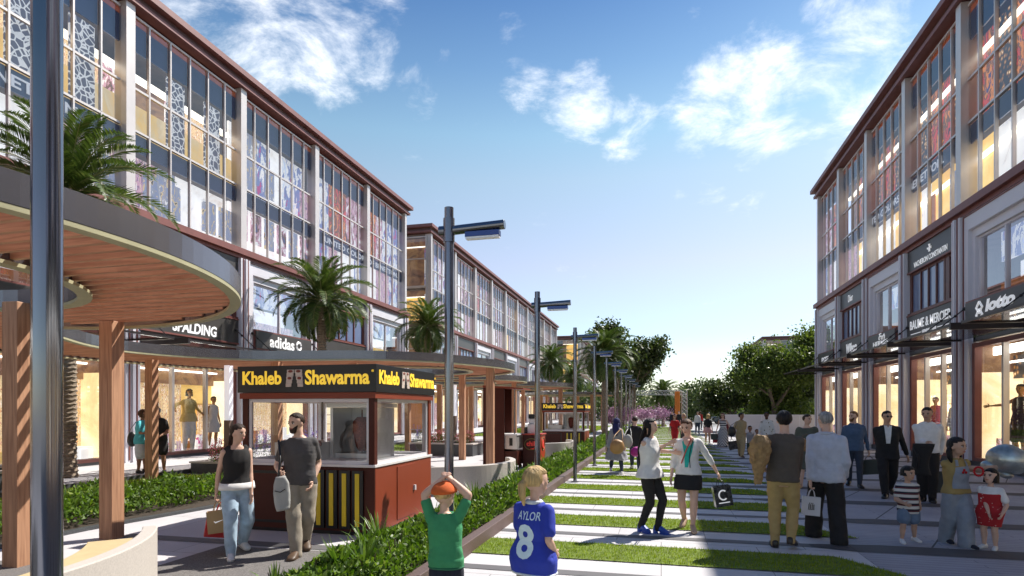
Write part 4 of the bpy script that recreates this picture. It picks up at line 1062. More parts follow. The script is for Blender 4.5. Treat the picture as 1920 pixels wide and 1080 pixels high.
def palm(label, x, y, h, sc, v, rz):
    t = thing('palm_tree', label, 'palm tree', (x, y, 0), rz, 'palm trees along the street')
    link('trunk', trunk_mesh(h), m_trunk, t)
    c = link('crown', PM[v][0], m_frond, t); c.location.z = h; c.scale = (sc,)*3
    s = link('frond_stalk', PM[v][1], m_rach, c)
    return t
palm('tall palm rising behind the near slatted canopy and steel pole', -14.2, 11.5, 7.0, 1.12, 0, 0)
palm('full palm standing behind the large shawarma kiosk sign', -13.9, 22.3, 6.3, 1.12, 1, 1.0)
palm('palm at the gap between the two long buildings', -13.8, 33.8, 6.7, 1.10, 0, 2.1)
palm('palm in front of the second building, over the further round canopies', -11.0, 60, 6.5, 1.25, 1, .4)
palm('lower palm partly hidden behind the third lamp post', -9.6, 66, 5.2, 1.2, 0, 4)
palm('palm with feathery fronds wrapped in the leafy street tree', -3.1, 33.7, 4.8, 1.0, 1, 3)
palm('palm half hidden at the right side of the leafy street tree', -2.2, 50, 5.0, 1.1, 0, 5)
palm('dark small palm under the truss gate', .2, 64, 3.4, 1.0, 1, 2)

# ---- leafy trees
m_bark = M('grey_brown_bark', (.16, .12, .09), .9, var=.3, scale=10, bump=.6, bscale=25, stretch=(1, 1, .25))
def branches(mb, p, d, L, r, depth, rg, tips, spread=.55, up=.15, n=3):
    pts = [p]; q = p.copy(); dd = d.copy(); k = 4
    for i in range(k):
        dd = (dd+Vector((rg.gauss(0, .10), rg.gauss(0, .10), rg.gauss(0, .06)+up*.12))).normalized(); q = q+dd*L/k; pts.append(q.copy())
    mb.tube(pts, [r*(1-.42*i/k) for i in range(k+1)], 7 if depth > 1 else 5, caps=False)
    if depth == 0: tips += pts[1:]; return
    if depth == 1: tips.append(q.copy())
    for i in range(n):
        a = rg.uniform(0, 6.28)+i*2.1; side = Vector((math.cos(a), math.sin(a), rg.uniform(-.15, .5)))
        branches(mb, pts[-1] if i < n-1 else pts[2], (dd*(1-spread)+side*spread).normalized(), L*rg.uniform(.62, .85), r*.58, depth-1, rg, tips, spread, up, n)
def tree(name, label, x, y, trunk_h, L, r, depth, nleaf, lsz, mat, seed, cl=.5, group=None, cat='tree', spread=.55, n=3, up=.15, flat=1.0):
    rg = random.Random(seed); t = thing(name, label, cat, (x, y, 0), 0, group)
    mb = MB(); tips = []
    mb.tube([(0, 0, -.05), (rg.uniform(-.05, .05), .02, trunk_h*.5), (0, 0, trunk_h)], [r*1.25, r*1.05, r], 10)
    for i in range(n):
        a = i*6.28/n+rg.uniform(-.4, .4); branches(mb, Vector((0, 0, trunk_h-.05)), Vector((math.cos(a)*.6, math.sin(a)*.6, .8)).normalized(), L, r*.7, depth, rg, tips, spread, up, n)
    mb.build('trunk', m_bark, t, True)
    g = np.random.default_rng(seed); T = np.array([tuple(p) for p in tips]); k = g.integers(0, len(T), nleaf)
    cs = g.uniform(.35, 1.0, len(T))[k][:, None]
    P = T[k]+g.normal(size=(nleaf, 3))*cl*cs*np.array([1, 1, .75*flat]); N = g.normal(size=(nleaf, 3)); N[:, 2] -= .25
    Ls = lsz*g.uniform(.6, 1.3, nleaf)
    leaves(P, N, Ls, Ls*.34, seed, name='crown', mat=mat, parent=t)
    return t
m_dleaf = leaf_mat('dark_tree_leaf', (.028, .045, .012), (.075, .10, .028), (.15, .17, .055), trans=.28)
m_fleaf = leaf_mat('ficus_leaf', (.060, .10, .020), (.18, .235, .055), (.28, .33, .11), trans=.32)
m_far = leaf_mat('woodland_leaf', (.045, .075, .025), (.12, .16, .05), (.20, .23, .09), trans=.25)
m_pink = leaf_mat('pink_blossom', (.30, .14, .24), (.50, .32, .44), (.58, .46, .56), trans=.2)
m_purple = leaf_mat('purple_flower', (.14, .09, .38), (.33, .22, .58), trans=.2)
m_rose = leaf_mat('rose_flower', (.50, .10, .15), (.70, .28, .30), trans=.3)
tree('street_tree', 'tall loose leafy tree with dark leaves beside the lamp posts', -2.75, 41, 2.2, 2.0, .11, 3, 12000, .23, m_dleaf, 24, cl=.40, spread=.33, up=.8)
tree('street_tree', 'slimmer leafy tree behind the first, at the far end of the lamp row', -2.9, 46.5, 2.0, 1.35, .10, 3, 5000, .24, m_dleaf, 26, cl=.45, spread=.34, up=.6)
tree('shade_tree', 'large rounded green tree with forked trunk behind the white hoarding', 8.0, 46.5, 2.0, 1.95, .20, 3, 40000, .20, m_fleaf, 33, cl=.62, spread=.6, up=.22, flat=.95)
tree('shade_tree', 'tall bushy green tree touching the corner of the shaded building', 11.6, 46.5, 2.6, 2.1, .22, 3, 44000, .21, m_fleaf, 35, cl=.65, spread=.55, up=.4)
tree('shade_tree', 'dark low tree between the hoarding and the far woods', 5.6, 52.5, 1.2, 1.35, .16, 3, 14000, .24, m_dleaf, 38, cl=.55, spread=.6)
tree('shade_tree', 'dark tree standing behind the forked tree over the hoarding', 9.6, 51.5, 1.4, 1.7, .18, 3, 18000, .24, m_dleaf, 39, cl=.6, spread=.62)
tree('shade_tree', 'low bushy tree filling the gap under the forked tree behind the hoarding', 8.6, 49.0, .5, 1.25, .14, 3, 22000, .2, m_fleaf, 44, cl=.6, spread=.68, up=.1)
tree('young_tree', 'small yellow green tree in front of the far woods', 6.9, 70, 1.0, .9, .06, 2, 1500, .22, m_strap, 41, cl=.35)
for i, (x, y, lb) in enumerate(((-3.4, 43.6, 'pink blossoming shrub right of the further kiosk'), (-3.0, 49.5, 'pink blossoming shrub behind the lamp posts'), (-1.6, 55.0, 'pink blossoming shrub beside the person in black'), (-.2, 59.0, 'pink blossoming shrub over the head of the long-haired woman'))):
    tree('blossom_shrub', lb, x, y, .7, .62, .05, 2, 1000, .15, m_pink, 60+i, cl=.40, group='pink shrubs at the end of the lamp row', cat='shrub')
# far wood, one mass
g = np.random.default_rng(77); n = 42000; PP = []
for i in range(90):
    cx, cy = g.uniform(-14, 44), g.uniform(92, 112); h = g.uniform(3.2, 6.3); rr = g.uniform(1.6, 3.2); m_ = n//90
    d = g.normal(size=(m_, 3)); d /= np.linalg.norm(d, axis=1, keepdims=True); rad = g.uniform(.55, 1.0, (m_, 1))**.4*(1+.25*np.sin(d[:, :1]*7+i)*np.cos(d[:, 1:2]*6))
    PP.append(np.array([cx, cy, h*.55])+d*rad*np.array([rr, rr, h*.5]))
P = np.concatenate(PP); P[:, 2] = np.maximum(P[:, 2], .05); Ls = g.uniform(.25, .6, len(P))
o = leaves(P, g.normal(size=P.shape), Ls, Ls*.36, 78, name='far_woods', mat=m_far); tag(o, kind='stuff')
# flowers in the planters
def flowers(label, x, y, z, r, h, mat, n, seed, sz=.05, spike=False, group=None):
    g = np.random.default_rng(seed); t = thing('flower_clump', label, 'flowers', (x, y, z), 0, group)
    k = n//2; a = g.uniform(0, 6.28, k); q = np.sqrt(g.uniform(0, 1, k))*r
    P = np.stack([np.cos(a)*q, np.sin(a)*q, g.uniform(0, h*.65, k)], 1); N = g.normal(size=(k, 3)); N[:, 2] = abs(N[:, 2])+.5
    leaves(P, N, np.full(k, sz*1.6), np.full(k, sz*.3), seed, mat=m_strap, parent=t)
    if spike:
        c = g.integers(0, 26, n); ax = g.uniform(-r, r, 26); ay = g.uniform(-r, r, 26)*.6; hz = g.uniform(.6, 1.1, 26)*h
        P = np.stack([ax[c]+g.normal(size=n)*.015, ay[c]+g.normal(size=n)*.015, hz[c]*g.uniform(.45, 1, n)], 1)
    else:
        d = g.normal(size=(n, 3)); d /= np.linalg.norm(d, axis=1, keepdims=True); P = d*np.array([r, r, h*.5])*g.uniform(.6, 1, (n, 1))**.5+np.array([0, 0, h*.5]); P[:, 2] = np.maximum(P[:, 2], .02)
    leaves(P, g.normal(size=(n, 3)), np.full(n, sz)*g.uniform(.6, 1.2, n), np.full(n, sz*.35), seed+1, name='blossom', mat=mat, parent=t)
flowers('round clump of rose pink flowers on the low planter left of the kiosk', -12.0, 14.4, .25, .50, .75, m_rose, 900, 91)
flowers('spikes of purple flowers behind the rose pink clump', -11.2, 14.9, .25, .5, 1.0, m_purple, 700, 92, .04, True)
flowers('purple flower spikes seen through the front window of the kiosk', -9.8, 14.8, .25, .6, .95, m_purple, 700, 93, .04, True)
flowers('rose pink clump seen through the side window of the kiosk', -8.6, 22.3, .4, .4, .6, m_rose, 600, 94)
flowers('second rose pink clump seen through the side window of the kiosk, nearer the post', -7.6, 22.5, .4, .4, .6, m_rose, 600, 95)
flowers('purple flower spikes seen through the side window of the kiosk', -9.2, 22.0, .4, .4, .8, m_purple, 600, 96, .04, True)
flowers('green and yellow plants on the granite terrace planter at the picture edge', -14.4, 7.6, .45, .8, .6, m_strap, 700, 97, .08, True)
# ------------------------------------------------------------------ people
def skin_mat(name, c): return M(name, c, .5, var=.07, scale=9, spec=.4)
SK = {'fair': skin_mat('fair_skin', (.64, .41, .31)), 'mid': skin_mat('tan_skin', (.52, .31, .215)), 'brown': skin_mat('brown_skin', (.30, .155, .095)), 'dark': skin_mat('dark_skin', (.12, .055, .035))}
m_eye = M('eye_white', (.75, .72, .70), .25, var=.02); m_iris = M('iris', (.02, .012, .01), .15); m_lip = M('lips', (.42, .12, .10), .4)
def hair_mat(name, c): return M(name, c, .55, var=.55, scale=30, bump=.9, bscale=60, spec=.3, stretch=(1, 1, .12))
HM = {'black': hair_mat('black_hair', (.010, .008, .008)), 'brown': hair_mat('dark_brown_hair', (.030, .016, .010)), 'chest': hair_mat('chestnut_hair', (.085, .038, .018)), 'blond': hair_mat('blonde_hair', (.50, .34, .15)), 'grey': hair_mat('grey_hair', (.28, .27, .26)), 'red': hair_mat('red_brown_hair', (.10, .022, .012)), 'ginger': hair_mat('sandy_hair', (.20, .10, .04))}
def cloth(name, c, rough=.85, var=.08, bump=.15): return M('cloth_'+name, c, rough, var=var, scale=14, bump=bump, bscale=220)
def striped(name, a, b, freq, axis='Z', chev=0.0, third=None):
    m = cloth(name, a); t, p, L = nodes_of(m)
    tc = t.nodes.new('ShaderNodeTexCoord'); sx = t.nodes.new('ShaderNodeSeparateXYZ'); L(tc.outputs['Object'], sx.inputs[0])
    v = sx.outputs[axis]
    if chev:
        ab = t.nodes.new('ShaderNodeMath'); ab.operation = 'ABSOLUTE'; L(sx.outputs['X'], ab.inputs[0])
        ma = t.nodes.new('ShaderNodeMath'); ma.operation = 'MULTIPLY_ADD'; L(ab.outputs[0], ma.inputs[0]); ma.inputs[1].default_value = chev; L(v, ma.inputs[2]); v = ma.outputs[0]
    m1 = t.nodes.new('ShaderNodeMath'); m1.operation = 'MULTIPLY'; L(v, m1.inputs[0]); m1.inputs[1].default_value = freq
    m2 = t.nodes.new('ShaderNodeMath'); m2.operation = 'FRACT'; L(m1.outputs[0], m2.inputs[0])
    r = t.nodes.new('ShaderNodeValToRGB'); r.color_ramp.interpolation = 'CONSTANT'; L(m2.outputs[0], r.inputs[0])
    r.color_ramp.elements[0].color = a+(1,); r.color_ramp.elements[1].color = b+(1,); r.color_ramp.elements[1].position = .5
    if third: e = r.color_ramp.elements.new(.75); e.color = third+(1,)
    L(r.outputs[0], p.inputs['Base Color']); return m
def spotted(name, a, b, sc, pos=.25):
    m = cloth(name, a); t, p, L = nodes_of(m)
    tc = t.nodes.new('ShaderNodeTexCoord'); x = t.nodes.new('ShaderNodeTexVoronoi'); x.inputs['Scale'].default_value = sc; L(tc.outputs['Object'], x.inputs['Vector'])
    r = t.nodes.new('ShaderNodeValToRGB'); r.color_ramp.interpolation = 'CONSTANT'; L(x.outputs['Distance'], r.inputs[0])
    r.color_ramp.elements[0].color = b+(1,); r.color_ramp.elements[1].color = a+(1,); r.color_ramp.elements[1].position = pos
    L(r.outputs[0], p.inputs['Base Color']); return m
def remesh(mb, voxel, smooth=3, fold=0, seed=0, fscale=9.0):
    me = mb.mesh('tmp'); o = bpy.data.objects.new('tmp', me)
    r = o.modifiers.new('r', 'REMESH'); r.mode = 'VOXEL'; r.voxel_size = voxel; r.use_smooth_shade = True
    s = o.modifiers.new('s', 'SMOOTH'); s.factor = .5; s.iterations = smooth
    out = evaluate(o)
    if fold:
        n = len(out.vertices); V = np.empty(n*3, np.float32); out.vertices.foreach_get('co', V); V = V.reshape(-1, 3)
        N = np.empty(n*3, np.float32); out.vertex_normals.foreach_get('vector', N); N = N.reshape(-1, 3)
        dv = np.array([noise.noise((x*fscale*.9+seed, y*fscale*.9, (z+.55*x)*fscale*.8))+.8*noise.noise(((x+.6*z)*fscale*2.0, y*fscale*1.6+seed, (z-.7*x)*fscale*1.1)) for x, y, z in V], np.float32)
        dv = np.where(dv > 0, dv*.9, dv*.55)
        V = V+N*dv[:, None]*fold; out.vertices.foreach_set('co', V.ravel()); out.update()
    out.shade_smooth()
    return out
def ell(c, rx, ry, n=18, ax=None, p=2.3):
    """superellipse section around c in the plane (X,Y) or the given axes"""
    X, Y = ax or (Vector((1, 0, 0)), Vector((0, 1, 0))); out = []
    for k in range(n):
        a = 2*math.pi*k/n; ca, sa = math.cos(a), math.sin(a)
        out.append(Vector(c)+X*(rx*math.copysign(abs(ca)**(2/p), ca))+Y*(ry*math.copysign(abs(sa)**(2/p), sa)))
    return out
def limb(mb, pts, rad, n=12):
    """rounded tapered limb through pts"""
    pts = [Vector(p) for p in pts]; a = (pts[0]-pts[1]).normalized(); b = (pts[-1]-pts[-2]).normalized()
    q_ = [pts[0]]; r_ = [rad[0]]
    for i in range(1, len(pts)):
        for k in range(1, 6): q_.append(pts[i-1].lerp(pts[i], k/5)); r_.append(rad[i-1]+(rad[i]-rad[i-1])*k/5)
    pts, rad = q_, r_
    P = [pts[0]+a*rad[0]*.75, pts[0]+a*rad[0]*.4]+pts+[pts[-1]+b*rad[-1]*.4, pts[-1]+b*rad[-1]*.75]
    mb.tube(P, [rad[0]*.45, rad[0]*.85]+list(rad)+[rad[-1]*.85, rad[-1]*.45], n)
def ik(a, b, l1, l2, pole):
    d = b-a; D = d.length
    if D > (l1+l2)*.995: b = a+d*((l1+l2)*.995/D); d = b-a; D = d.length
    x = (l1*l1-l2*l2+D*D)/(2*D); h = math.sqrt(max(0, l1*l1-x*x)); u = d/D
    p = (pole-u*pole.dot(u)); p = p.normalized() if p.length > 1e-5 else Vector((0, 1, 0))
    return a+u*x+p*h, b
PEOPLE = {}
def person(label, H, feet, face, hands=(None, None), look=(0, 0), sex='m', build=1.0, skin='fair', hair=('short', 'brown'), top=None, bottom=None, shoes=None, lean=0, group=None, extra=None, child=0.0, fingers=None, name='person', cat='person', heel=0.0, dd=0.0, z0=0.0, sun=False):
    """feet: ((px,py,lift),(px,py,lift)) ground points of left and right foot as in the photo's own geometry; face: 0 towards the viewer, 90 towards picture right"""
    if not isinstance(dd, (tuple, list)):
        fw = [gnd(f[0], f[1], z0) for f in feet]
        lo_ = 0 if fw[0].length < fw[1].length else 1; dv_ = fw[1-lo_]-fw[lo_]; mx_ = (.34 if child < .5 else .24)*H
        if dv_.length > mx_: fw[1-lo_] = fw[lo_]+dv_*(mx_/dv_.length)
    else: fw = [Vector((0, 0, 0))]*2
    root = (fw[0]+fw[1])/2
    if isinstance(dd, (tuple, list)): root = Vector((dd[0], dd[1], z0))
    c = Vector((-root.x, -root.y, 0)).normalized(); ri = Vector((-c.y, c.x, 0))
    fd = c*math.cos(R(face))+ri*math.sin(R(face))
    rz = math.atan2(fd.y, fd.x)-math.pi/2
    t = thing(name, label, cat, (root.x, root.y, z0), rz, group)
    Minv = Matrix.Translation((root.x, root.y, z0)) @ Matrix.Rotation(rz, 4, 'Z'); Minv.invert()
    depth = Vector((root.x, root.y, 0)).dot(Vector((-SN, CS, 0)))
    far = depth > 20
    vx = .012 if depth < 9 else (.015 if depth < 14 else .022)
    vx *= (H/1.7)
    k = child
    L = lambda a, b: (a+(b-a)*k)*H
    HIP, WA, CH, SH, NK, HC, HR = L(.515, .455), L(.61, .555), L(.715, .65), L(.812, .742), L(.845, .775), L(.930, .885), L(.066, .094)
    KN, AN = L(.275, .24), .042*H
    fem = sex == 'f'
    bb_ = 1+(build-1)*.6
    shx = L(.086 if fem else .096, .090)*bb_; hipx = L(.050, .048)
    # pelvis height from the stride
    an = []
    for i, (f, q) in enumerate(zip(feet, fw)):
        p = Minv @ q
        if isinstance(dd, (tuple, list)): p = Vector(((-1 if i == 0 else 1)*hipx*1.05, f[3] if len(f) > 3 else 0, 0))
        an.append(Vector((p.x, p.y, AN+f[2]+heel*.7)))
    l1, l2 = HIP-KN, KN-AN
    px = (an[0].x+an[1].x)/2; py = (an[0].y+an[1].y)/2
    drop = 0
    for s, a in zip((-1, 1), an):
        h = math.hypot(a.x-(px+s*hipx), a.y-py); mz = math.sqrt(max(.01, (.995*(l1+l2))**2-h*h)); drop = max(drop, HIP-(mz+a.z))
    drop = max(drop, .004*H)-heel*.0
    pel = Vector((px, py, HIP-drop))
    knees = []
    for i, s in enumerate((-1, 1)):
        hj = pel+Vector((s*hipx, 0, 0)); kn, an_ = ik(hj, an[i], l1, l2, Vector((s*.12, 1, 0))); knees.append((hj, kn, an[i]))
    hv = hash_(label); RL = Matrix.Rotation(R(-lean-1.5), 3, 'X') @ Matrix.Rotation(R((hv % 7)-3)*.8, 3, 'Y') @ Matrix.Rotation(R((hv % 15)-7)*1.0, 3, 'Z')
    up = lambda x, y, z: pel+RL @ Vector((x, y, z-HIP))
    # arms
    arms = []; a1, a2 = .172*H, .150*H
    for i, s in enumerate((-1, 1)):
        sh = up(s*shx, -.004*H, SH-.020*H); h = hands[i]
        if h is None: wr = sh+Vector((s*.05*H, .02*H, -.312*H))
        elif h[0] == 'px':
            wr = Minv @ ray(h[1], h[2], depth+(h[3] if len(h) > 3 else 0))
        else: wr = Vector(h[1:4])*H; wr = Vector((wr.x, wr.y, wr.z-drop))
        pole = Vector((s*.35, -1, -.25)) if h is None or len(h) < 5 else Vector(h[4])
        el, wr = ik(sh, wr, a1, a2, pole); arms.append((sh, el, wr))
    # head frame
    hb = up(0, .004*H, NK); HRm = Matrix.Rotation(R(look[0]), 3, 'Z') @ Matrix.Rotation(R(look[1]), 3, 'X')
    hc = up(0, .012*H, HC); hc = hb+(HRm @ Vector((0, .012*H, HC-NK)))*1.0
    hp = lambda x, y, z: hc+HRm @ Vector((x*HR, y*HR, z*HR))
    # ---- body
    sx = bb_
    tor = [(.455, .072, .052), (.50, .094 if fem else .088, .064), (.53, .100 if fem else .092, .068), (.61, .070 if fem else .082, .052), (.66, .078 if fem else .090, .058), (.72, .088 if fem else .102, .068 if not fem else .070), (.775, .090 if fem else .102, .060), (.805, .074 if fem else .082, .048), (.835, .042, .036)]
    if k > .5: tor = [(z, rx*.98 if .6 < z < .78 else rx*.95, ry*1.02) for z, rx, ry in tor]
    def zmap(z):  # adult fraction -> this figure's height
        xs = [0, .515, .61, .715, .812, .845, 1]; ys = [0, HIP, WA, CH, SH, NK, H]
        return float(np.interp(z, xs, ys))
    def section(z, rx, ry, yo=0): c_ = up(0, yo*H, zmap(z)); return ell(c_, rx*H*sx, ry*H*sx, 20, (RL @ Vector((1, 0, 0)), RL @ Vector((0, 1, 0))))
    ub = .90 if top else 1.0; uo = top[1] if top and len(top) > 1 else {}; usl = uo.get('sleeve', 'short') if top else 'none'
    b = MB(); b.rings([section(z, rx*(ub if z < .83 else 1), ry*(ub if z < .83 else 1)) for z, rx, ry in tor])
    limb(b, [up(0, -.006*H, SH-.01*H), hb, hp(0, -.12, -.25)], [.040*H*(1 if not fem else .86), .032*H*(1 if not fem else .86), .030*H])
    b.ball(hp(0, -.08, .20), (.72*HR, .86*HR, .80*HR), 20, 14, 0, HRm); b.ball(hp(0, .20, -.36), (.50*HR, .55*HR, .60*HR), 16, 12, 0, HRm)
    b.ball(hp(0, .30, -.02), (.60*HR, .48*HR, .50*HR), 14, 10, 0, HRm); b.ball(hp(0, .79, -.16), (.11*HR, .17*HR, .17*HR), 10, 8, 0, HRm); b.ball(hp(0, .72, .02), (.08*HR, .12*HR, .22*HR), 10, 8, 0, HRm)
    for s in (-1, 1): b.ball(hp(s*.70, -.06, -.12), (.09*HR, .17*HR, .24*HR), 8, 8, 0, HRm)
    thick = (1.12 if not fem else .92)*build**.5*(1.12 if k > .5 else 1)
    for sh, el, wr in arms:
        m1 = sh.lerp(el, .35); m2 = el.lerp(wr, .3)
        us = 1.0 if usl == 'none' else .93; limb(b, [sh, m1, el], [.030*H*thick*us, .027*H*thick*us, .022*H*thick*us]); limb(b, [el, m2, wr], [.022*H*thick, .0225*H*thick, .0145*H*thick])
    for hj, kn, a in knees:
        th = (1.0 if not fem else 1.02)*(.92 if bottom else 1)
        limb(b, [hj, hj.lerp(kn, .4), kn], [.054*H*th, .049*H*th, .033*H]); cv = kn.lerp(a, .32)+Vector((0, -.010*H, 0)); limb(b, [kn, cv, kn.lerp(a, .7), a], [.033*H, .0345*H, .025*H, .0195*H])
    pal = []
    for i, (sh, el, wr) in enumerate(arms):
        s = -1 if i == 0 else 1
        d = (wr-el).normalized(); inn = Vector((-s, .25, 0)); inn = (inn-d*inn.dot(d)); inn = inn.normalized() if inn.length > .05 else Vector((0, 1, 0)); tt = d.cross(inn).normalized()
        if tt.dot(Vector((0, 1, 0))) < 0: tt = -tt
        hs = .105*H*(.92 if fem else 1)*(1.05 if k > .5 else 1); pc = wr+d*hs*.30
        mt = Matrix((tt, inn, d)).transposed(); b.ball(pc, (hs*.23, hs*.115, hs*.36), 12, 8, 0, mt); pal.append((wr, d, inn, tt, hs))
    me = remesh(b, vx, 2)
    # fingers, eyes, mouth grown on the same mesh
    e = MB()
    for i, (wr, d, inn, tt, hs) in enumerate(pal):
        curl = (fingers[i] if fingers else .45)
        for j, (o_, ln) in enumerate(((.16, .36), (.055, .41), (-.055, .38), (-.155, .30))):
            p0 = wr+d*hs*.52+tt*o_*hs; a = curl*.5; d1 = (d*math.cos(a)+inn*math.sin(a)); a2_ = curl*1.4; d2 = (d*math.cos(a2_)+inn*math.sin(a2_)); a3_ = curl*2.3; d3 = (d*math.cos(a3_)+inn*math.sin(a3_))
            p1 = p0+d1*ln*hs*.48; p2 = p1+d2*ln*hs*.32; p3 = p2+d3*ln*hs*.24
            e.tube([p0-d*hs*.1, p0, p1, p2, p3], [hs*.05, hs*.052, hs*.047, hs*.042, hs*.028], 6)
        th0 = wr+d*hs*.16+tt*hs*.15; e.tube([th0, th0+(tt*.75+d*.5+inn*.3).normalized()*hs*.2, th0+(tt*.75+d*.5+inn*.3).normalized()*hs*.2+(d*.85+inn*.45+tt*.1).normalized()*hs*.19], [hs*.075, hs*.06, hs*.038], 6)
    n_sk = len(e.f)
    for s in (-1, 1):
        e.ball(hp(s*.30, .672, .02), (.125*HR, .085*HR, .07*HR), 8, 6, 1, HRm); e.ball(hp(s*.30, .715, .02), (.085*HR, .05*HR, .07*HR), 8, 6, 2, HRm); e.tube([hp(s*.16, .745, .075), hp(s*.30, .755, .105), hp(s*.44, .66, .07)], [.014*HR, .026*HR, .014*HR], 5, 2)
        e.tube([hp(s*.15, .76, .17), hp(s*.30, .745, .215), hp(s*.46, .62, .16)], [.03*HR, .046*HR, .024*HR], 5, 3)
    e.tube([hp(-.22, .665, -.50), hp(-.09, .735, -.515), hp(.09, .735, -.515), hp(.22, .665, -.50)], [.025*HR, .062*HR, .062*HR, .025*HR], 6, 4)
    off = len(me.vertices); fm = e.mesh('face')
    nb_ = bpy.data.objects.new('b', me); 
    import bmesh
    bm = bmesh.new(); bm.from_mesh(me); bm.from_mesh(fm); bm.to_mesh(me); bm.free(); bpy.data.objects.remove(nb_); bpy.data.meshes.remove(fm)
    mi = np.zeros(len(me.polygons), np.int32); mi[-len(e.m):] = e.m; me.polygons.foreach_set('material_index', mi)
    me.shade_smooth()
    hm = HM[hair[1]] if hair else HM['brown']
    link('body', me, [SK[skin], m_eye, m_iris, hm if not (hair and hair[1] in ('blond', 'grey')) else HM['chest'], m_lip], t)
    out = {'root': t, 'H': H, 'arms': arms, 'Minv': Minv, 'depth': depth, 'hp': hp, 'HR': HR, 'up': up, 'zmap': zmap, 'pal': pal, 'HRm': HRm, 'knees': knees, 'z0': z0}
    def legspan(za, pad=1.12):
        X0, X1, Y0, Y1 = [], [], [], []
        for hj, kn, a in knees:
            if za >= kn.z: f_ = (hj.z-za)/max(.01, hj.z-kn.z); f_ = min(1, max(0, f_)); p_ = hj.lerp(kn, f_); r_ = (.056-.021*f_)*H*pad
            else: f_ = min(1, (kn.z-za)/max(.01, kn.z-a.z)); p_ = kn.lerp(a, f_); r_ = (.037-.014*f_)*H*pad
            X0.append(p_.x-r_); X1.append(p_.x+r_); Y0.append(p_.y-r_); Y1.append(p_.y+r_)
        return min(X0), max(X1), min(Y0), max(Y1)
    # ---- trousers, skirt
    if bottom:
        kind = bottom[0]; mat = bottom[1]; o = bottom[2] if len(bottom) > 2 else {}
        g = MB(); ls = o.get('loose', 1.0); wz = o.get('waist', .60)
        if kind in ('trousers', 'shorts'):
            g.rings([section(z, rx*1.0, ry*1.03) for z, rx, ry in ((.462, .072, .056), (.50, .096 if fem else .092, .066), (.53, .100 if fem else .092, .070), (wz, .071 if fem else .081, .054))])
            end = o.get('to', .03 if kind == 'trousers' else .60)
            for hj, kn, a in knees:
                if kind == 'trousers':
                    fl = o.get('flare', 1.0)
                    A = a.lerp(kn, -.12+o.get('crop', 0))
                    limb(g, [hj, hj.lerp(kn, .45), kn], [.058*H*ls**.3, .0535*H*ls**.5, .040*H*ls]); limb(g, [kn, kn.lerp(a, .35)+Vector((0, -.006*H, 0)), A], [.040*H*ls, .0385*H*ls, .0275*H*ls*fl])
                else:
                    q = hj.lerp(kn, end); limb(g, [hj, hj.lerp(q, .5), q], [.060*H, .060*H*ls, .058*H*ls])
        else:
            hem = o.get('hem', .40); fl = o.get('flare', 1.15); zs = np.linspace(wz, hem, 26); rs = []; so_ = o.get('scale', .97)
            for z in zs:
                f_ = (wz-z)/(wz-hem); k_ = 1+(fl-1)*f_
                rx0 = np.interp(z, [.46, .53, .60, .76], [.099, .104, .082, .095])*H*sx*so_; ry0 = np.interp(z, [.46, .53, .60, .76], [.074, .074, .060, .074])*H*so_
                if z > .515: rs.append(ell(up(0, 0, zmap(z)), rx0*k_, ry0*k_, 28)); continue
                za = zmap(z)-drop; x0, x1, y0, y1 = legspan(za, 1.25); w_ = min(1, max(0, (.515-z)/.05)); cx = px*(1-w_)+(x0+x1)/2*w_; cy = py*(1-w_)+(y0+y1)/2*w_
                rxx = max((x1-x0)/2, rx0*max(.0, 1-(.515-z)*1.2)); ryy = max((y1-y0)/2*1.1, ry0*max(.0, 1-(.515-z)*1.6))
                rs.append(ell((cx, cy, za), (rx0*(1-w_)+rxx*w_)*k_, (ry0*(1-w_)+ryy*w_)*k_, 28))
            if fl > 1.2:
                for j, rr in enumerate(rs):
                    f_ = j/25; cc = sum(rr, Vector())/len(rr)
                    for q in range(len(rr)): rr[q] = cc+(rr[q]-cc)*(1+.07*f_*math.sin(q*2*math.pi/28*7+j*.2))
            g.rings(rs)
        gm = remesh(g, vx*1.05, 7, fold=o.get('fold', .009)*H/1.7, seed=hash_(label), fscale=8); link(o.get('name', kind if kind != 'trousers' else 'trousers'), gm, mat, t)
    # ---- top
    if top:
        mat = top[0]; o = top[1] if len(top) > 1 else {}
        hem = o.get('hem', .50); ls = o.get('loose', 1.08); sl = o.get('sleeve', 'short'); g = MB(); fl = o.get('flare', 1.0)
        pr = {'f': [(.28, .10, .075), (.44, .104, .074), (.50, .104, .072), (.53, .103, .072), (.61, .078, .058), (.66, .084, .064), (.72, .092, .077), (.775, .094, .064), (.808, .078, .052), (.838, .050, .041)],
              'm': [(.28, .10, .075), (.44, .10, .074), (.50, .098, .070), (.53, .098, .070), (.61, .091, .062), (.66, .097, .066), (.72, .106, .073), (.775, .106, .064), (.808, .087, .052), (.838, .052, .043)]}['f' if fem else 'm']
        zz_, rx_, ry_ = zip(*pr); nk = o.get('neck', .838)
        zs = np.linspace(hem, nk, 34); rs = []
        gx = np.linspace(.25, .85, 61); kx_ = np.array([.25, .5, .25])
        sm = lambda v: np.interp(zs, gx, np.convolve(np.pad(np.interp(gx, zz_, v), 3, 'edge'), np.convolve(np.convolve(kx_, kx_), kx_), 'valid'))
        RX, RY = sm(rx_), sm(ry_)
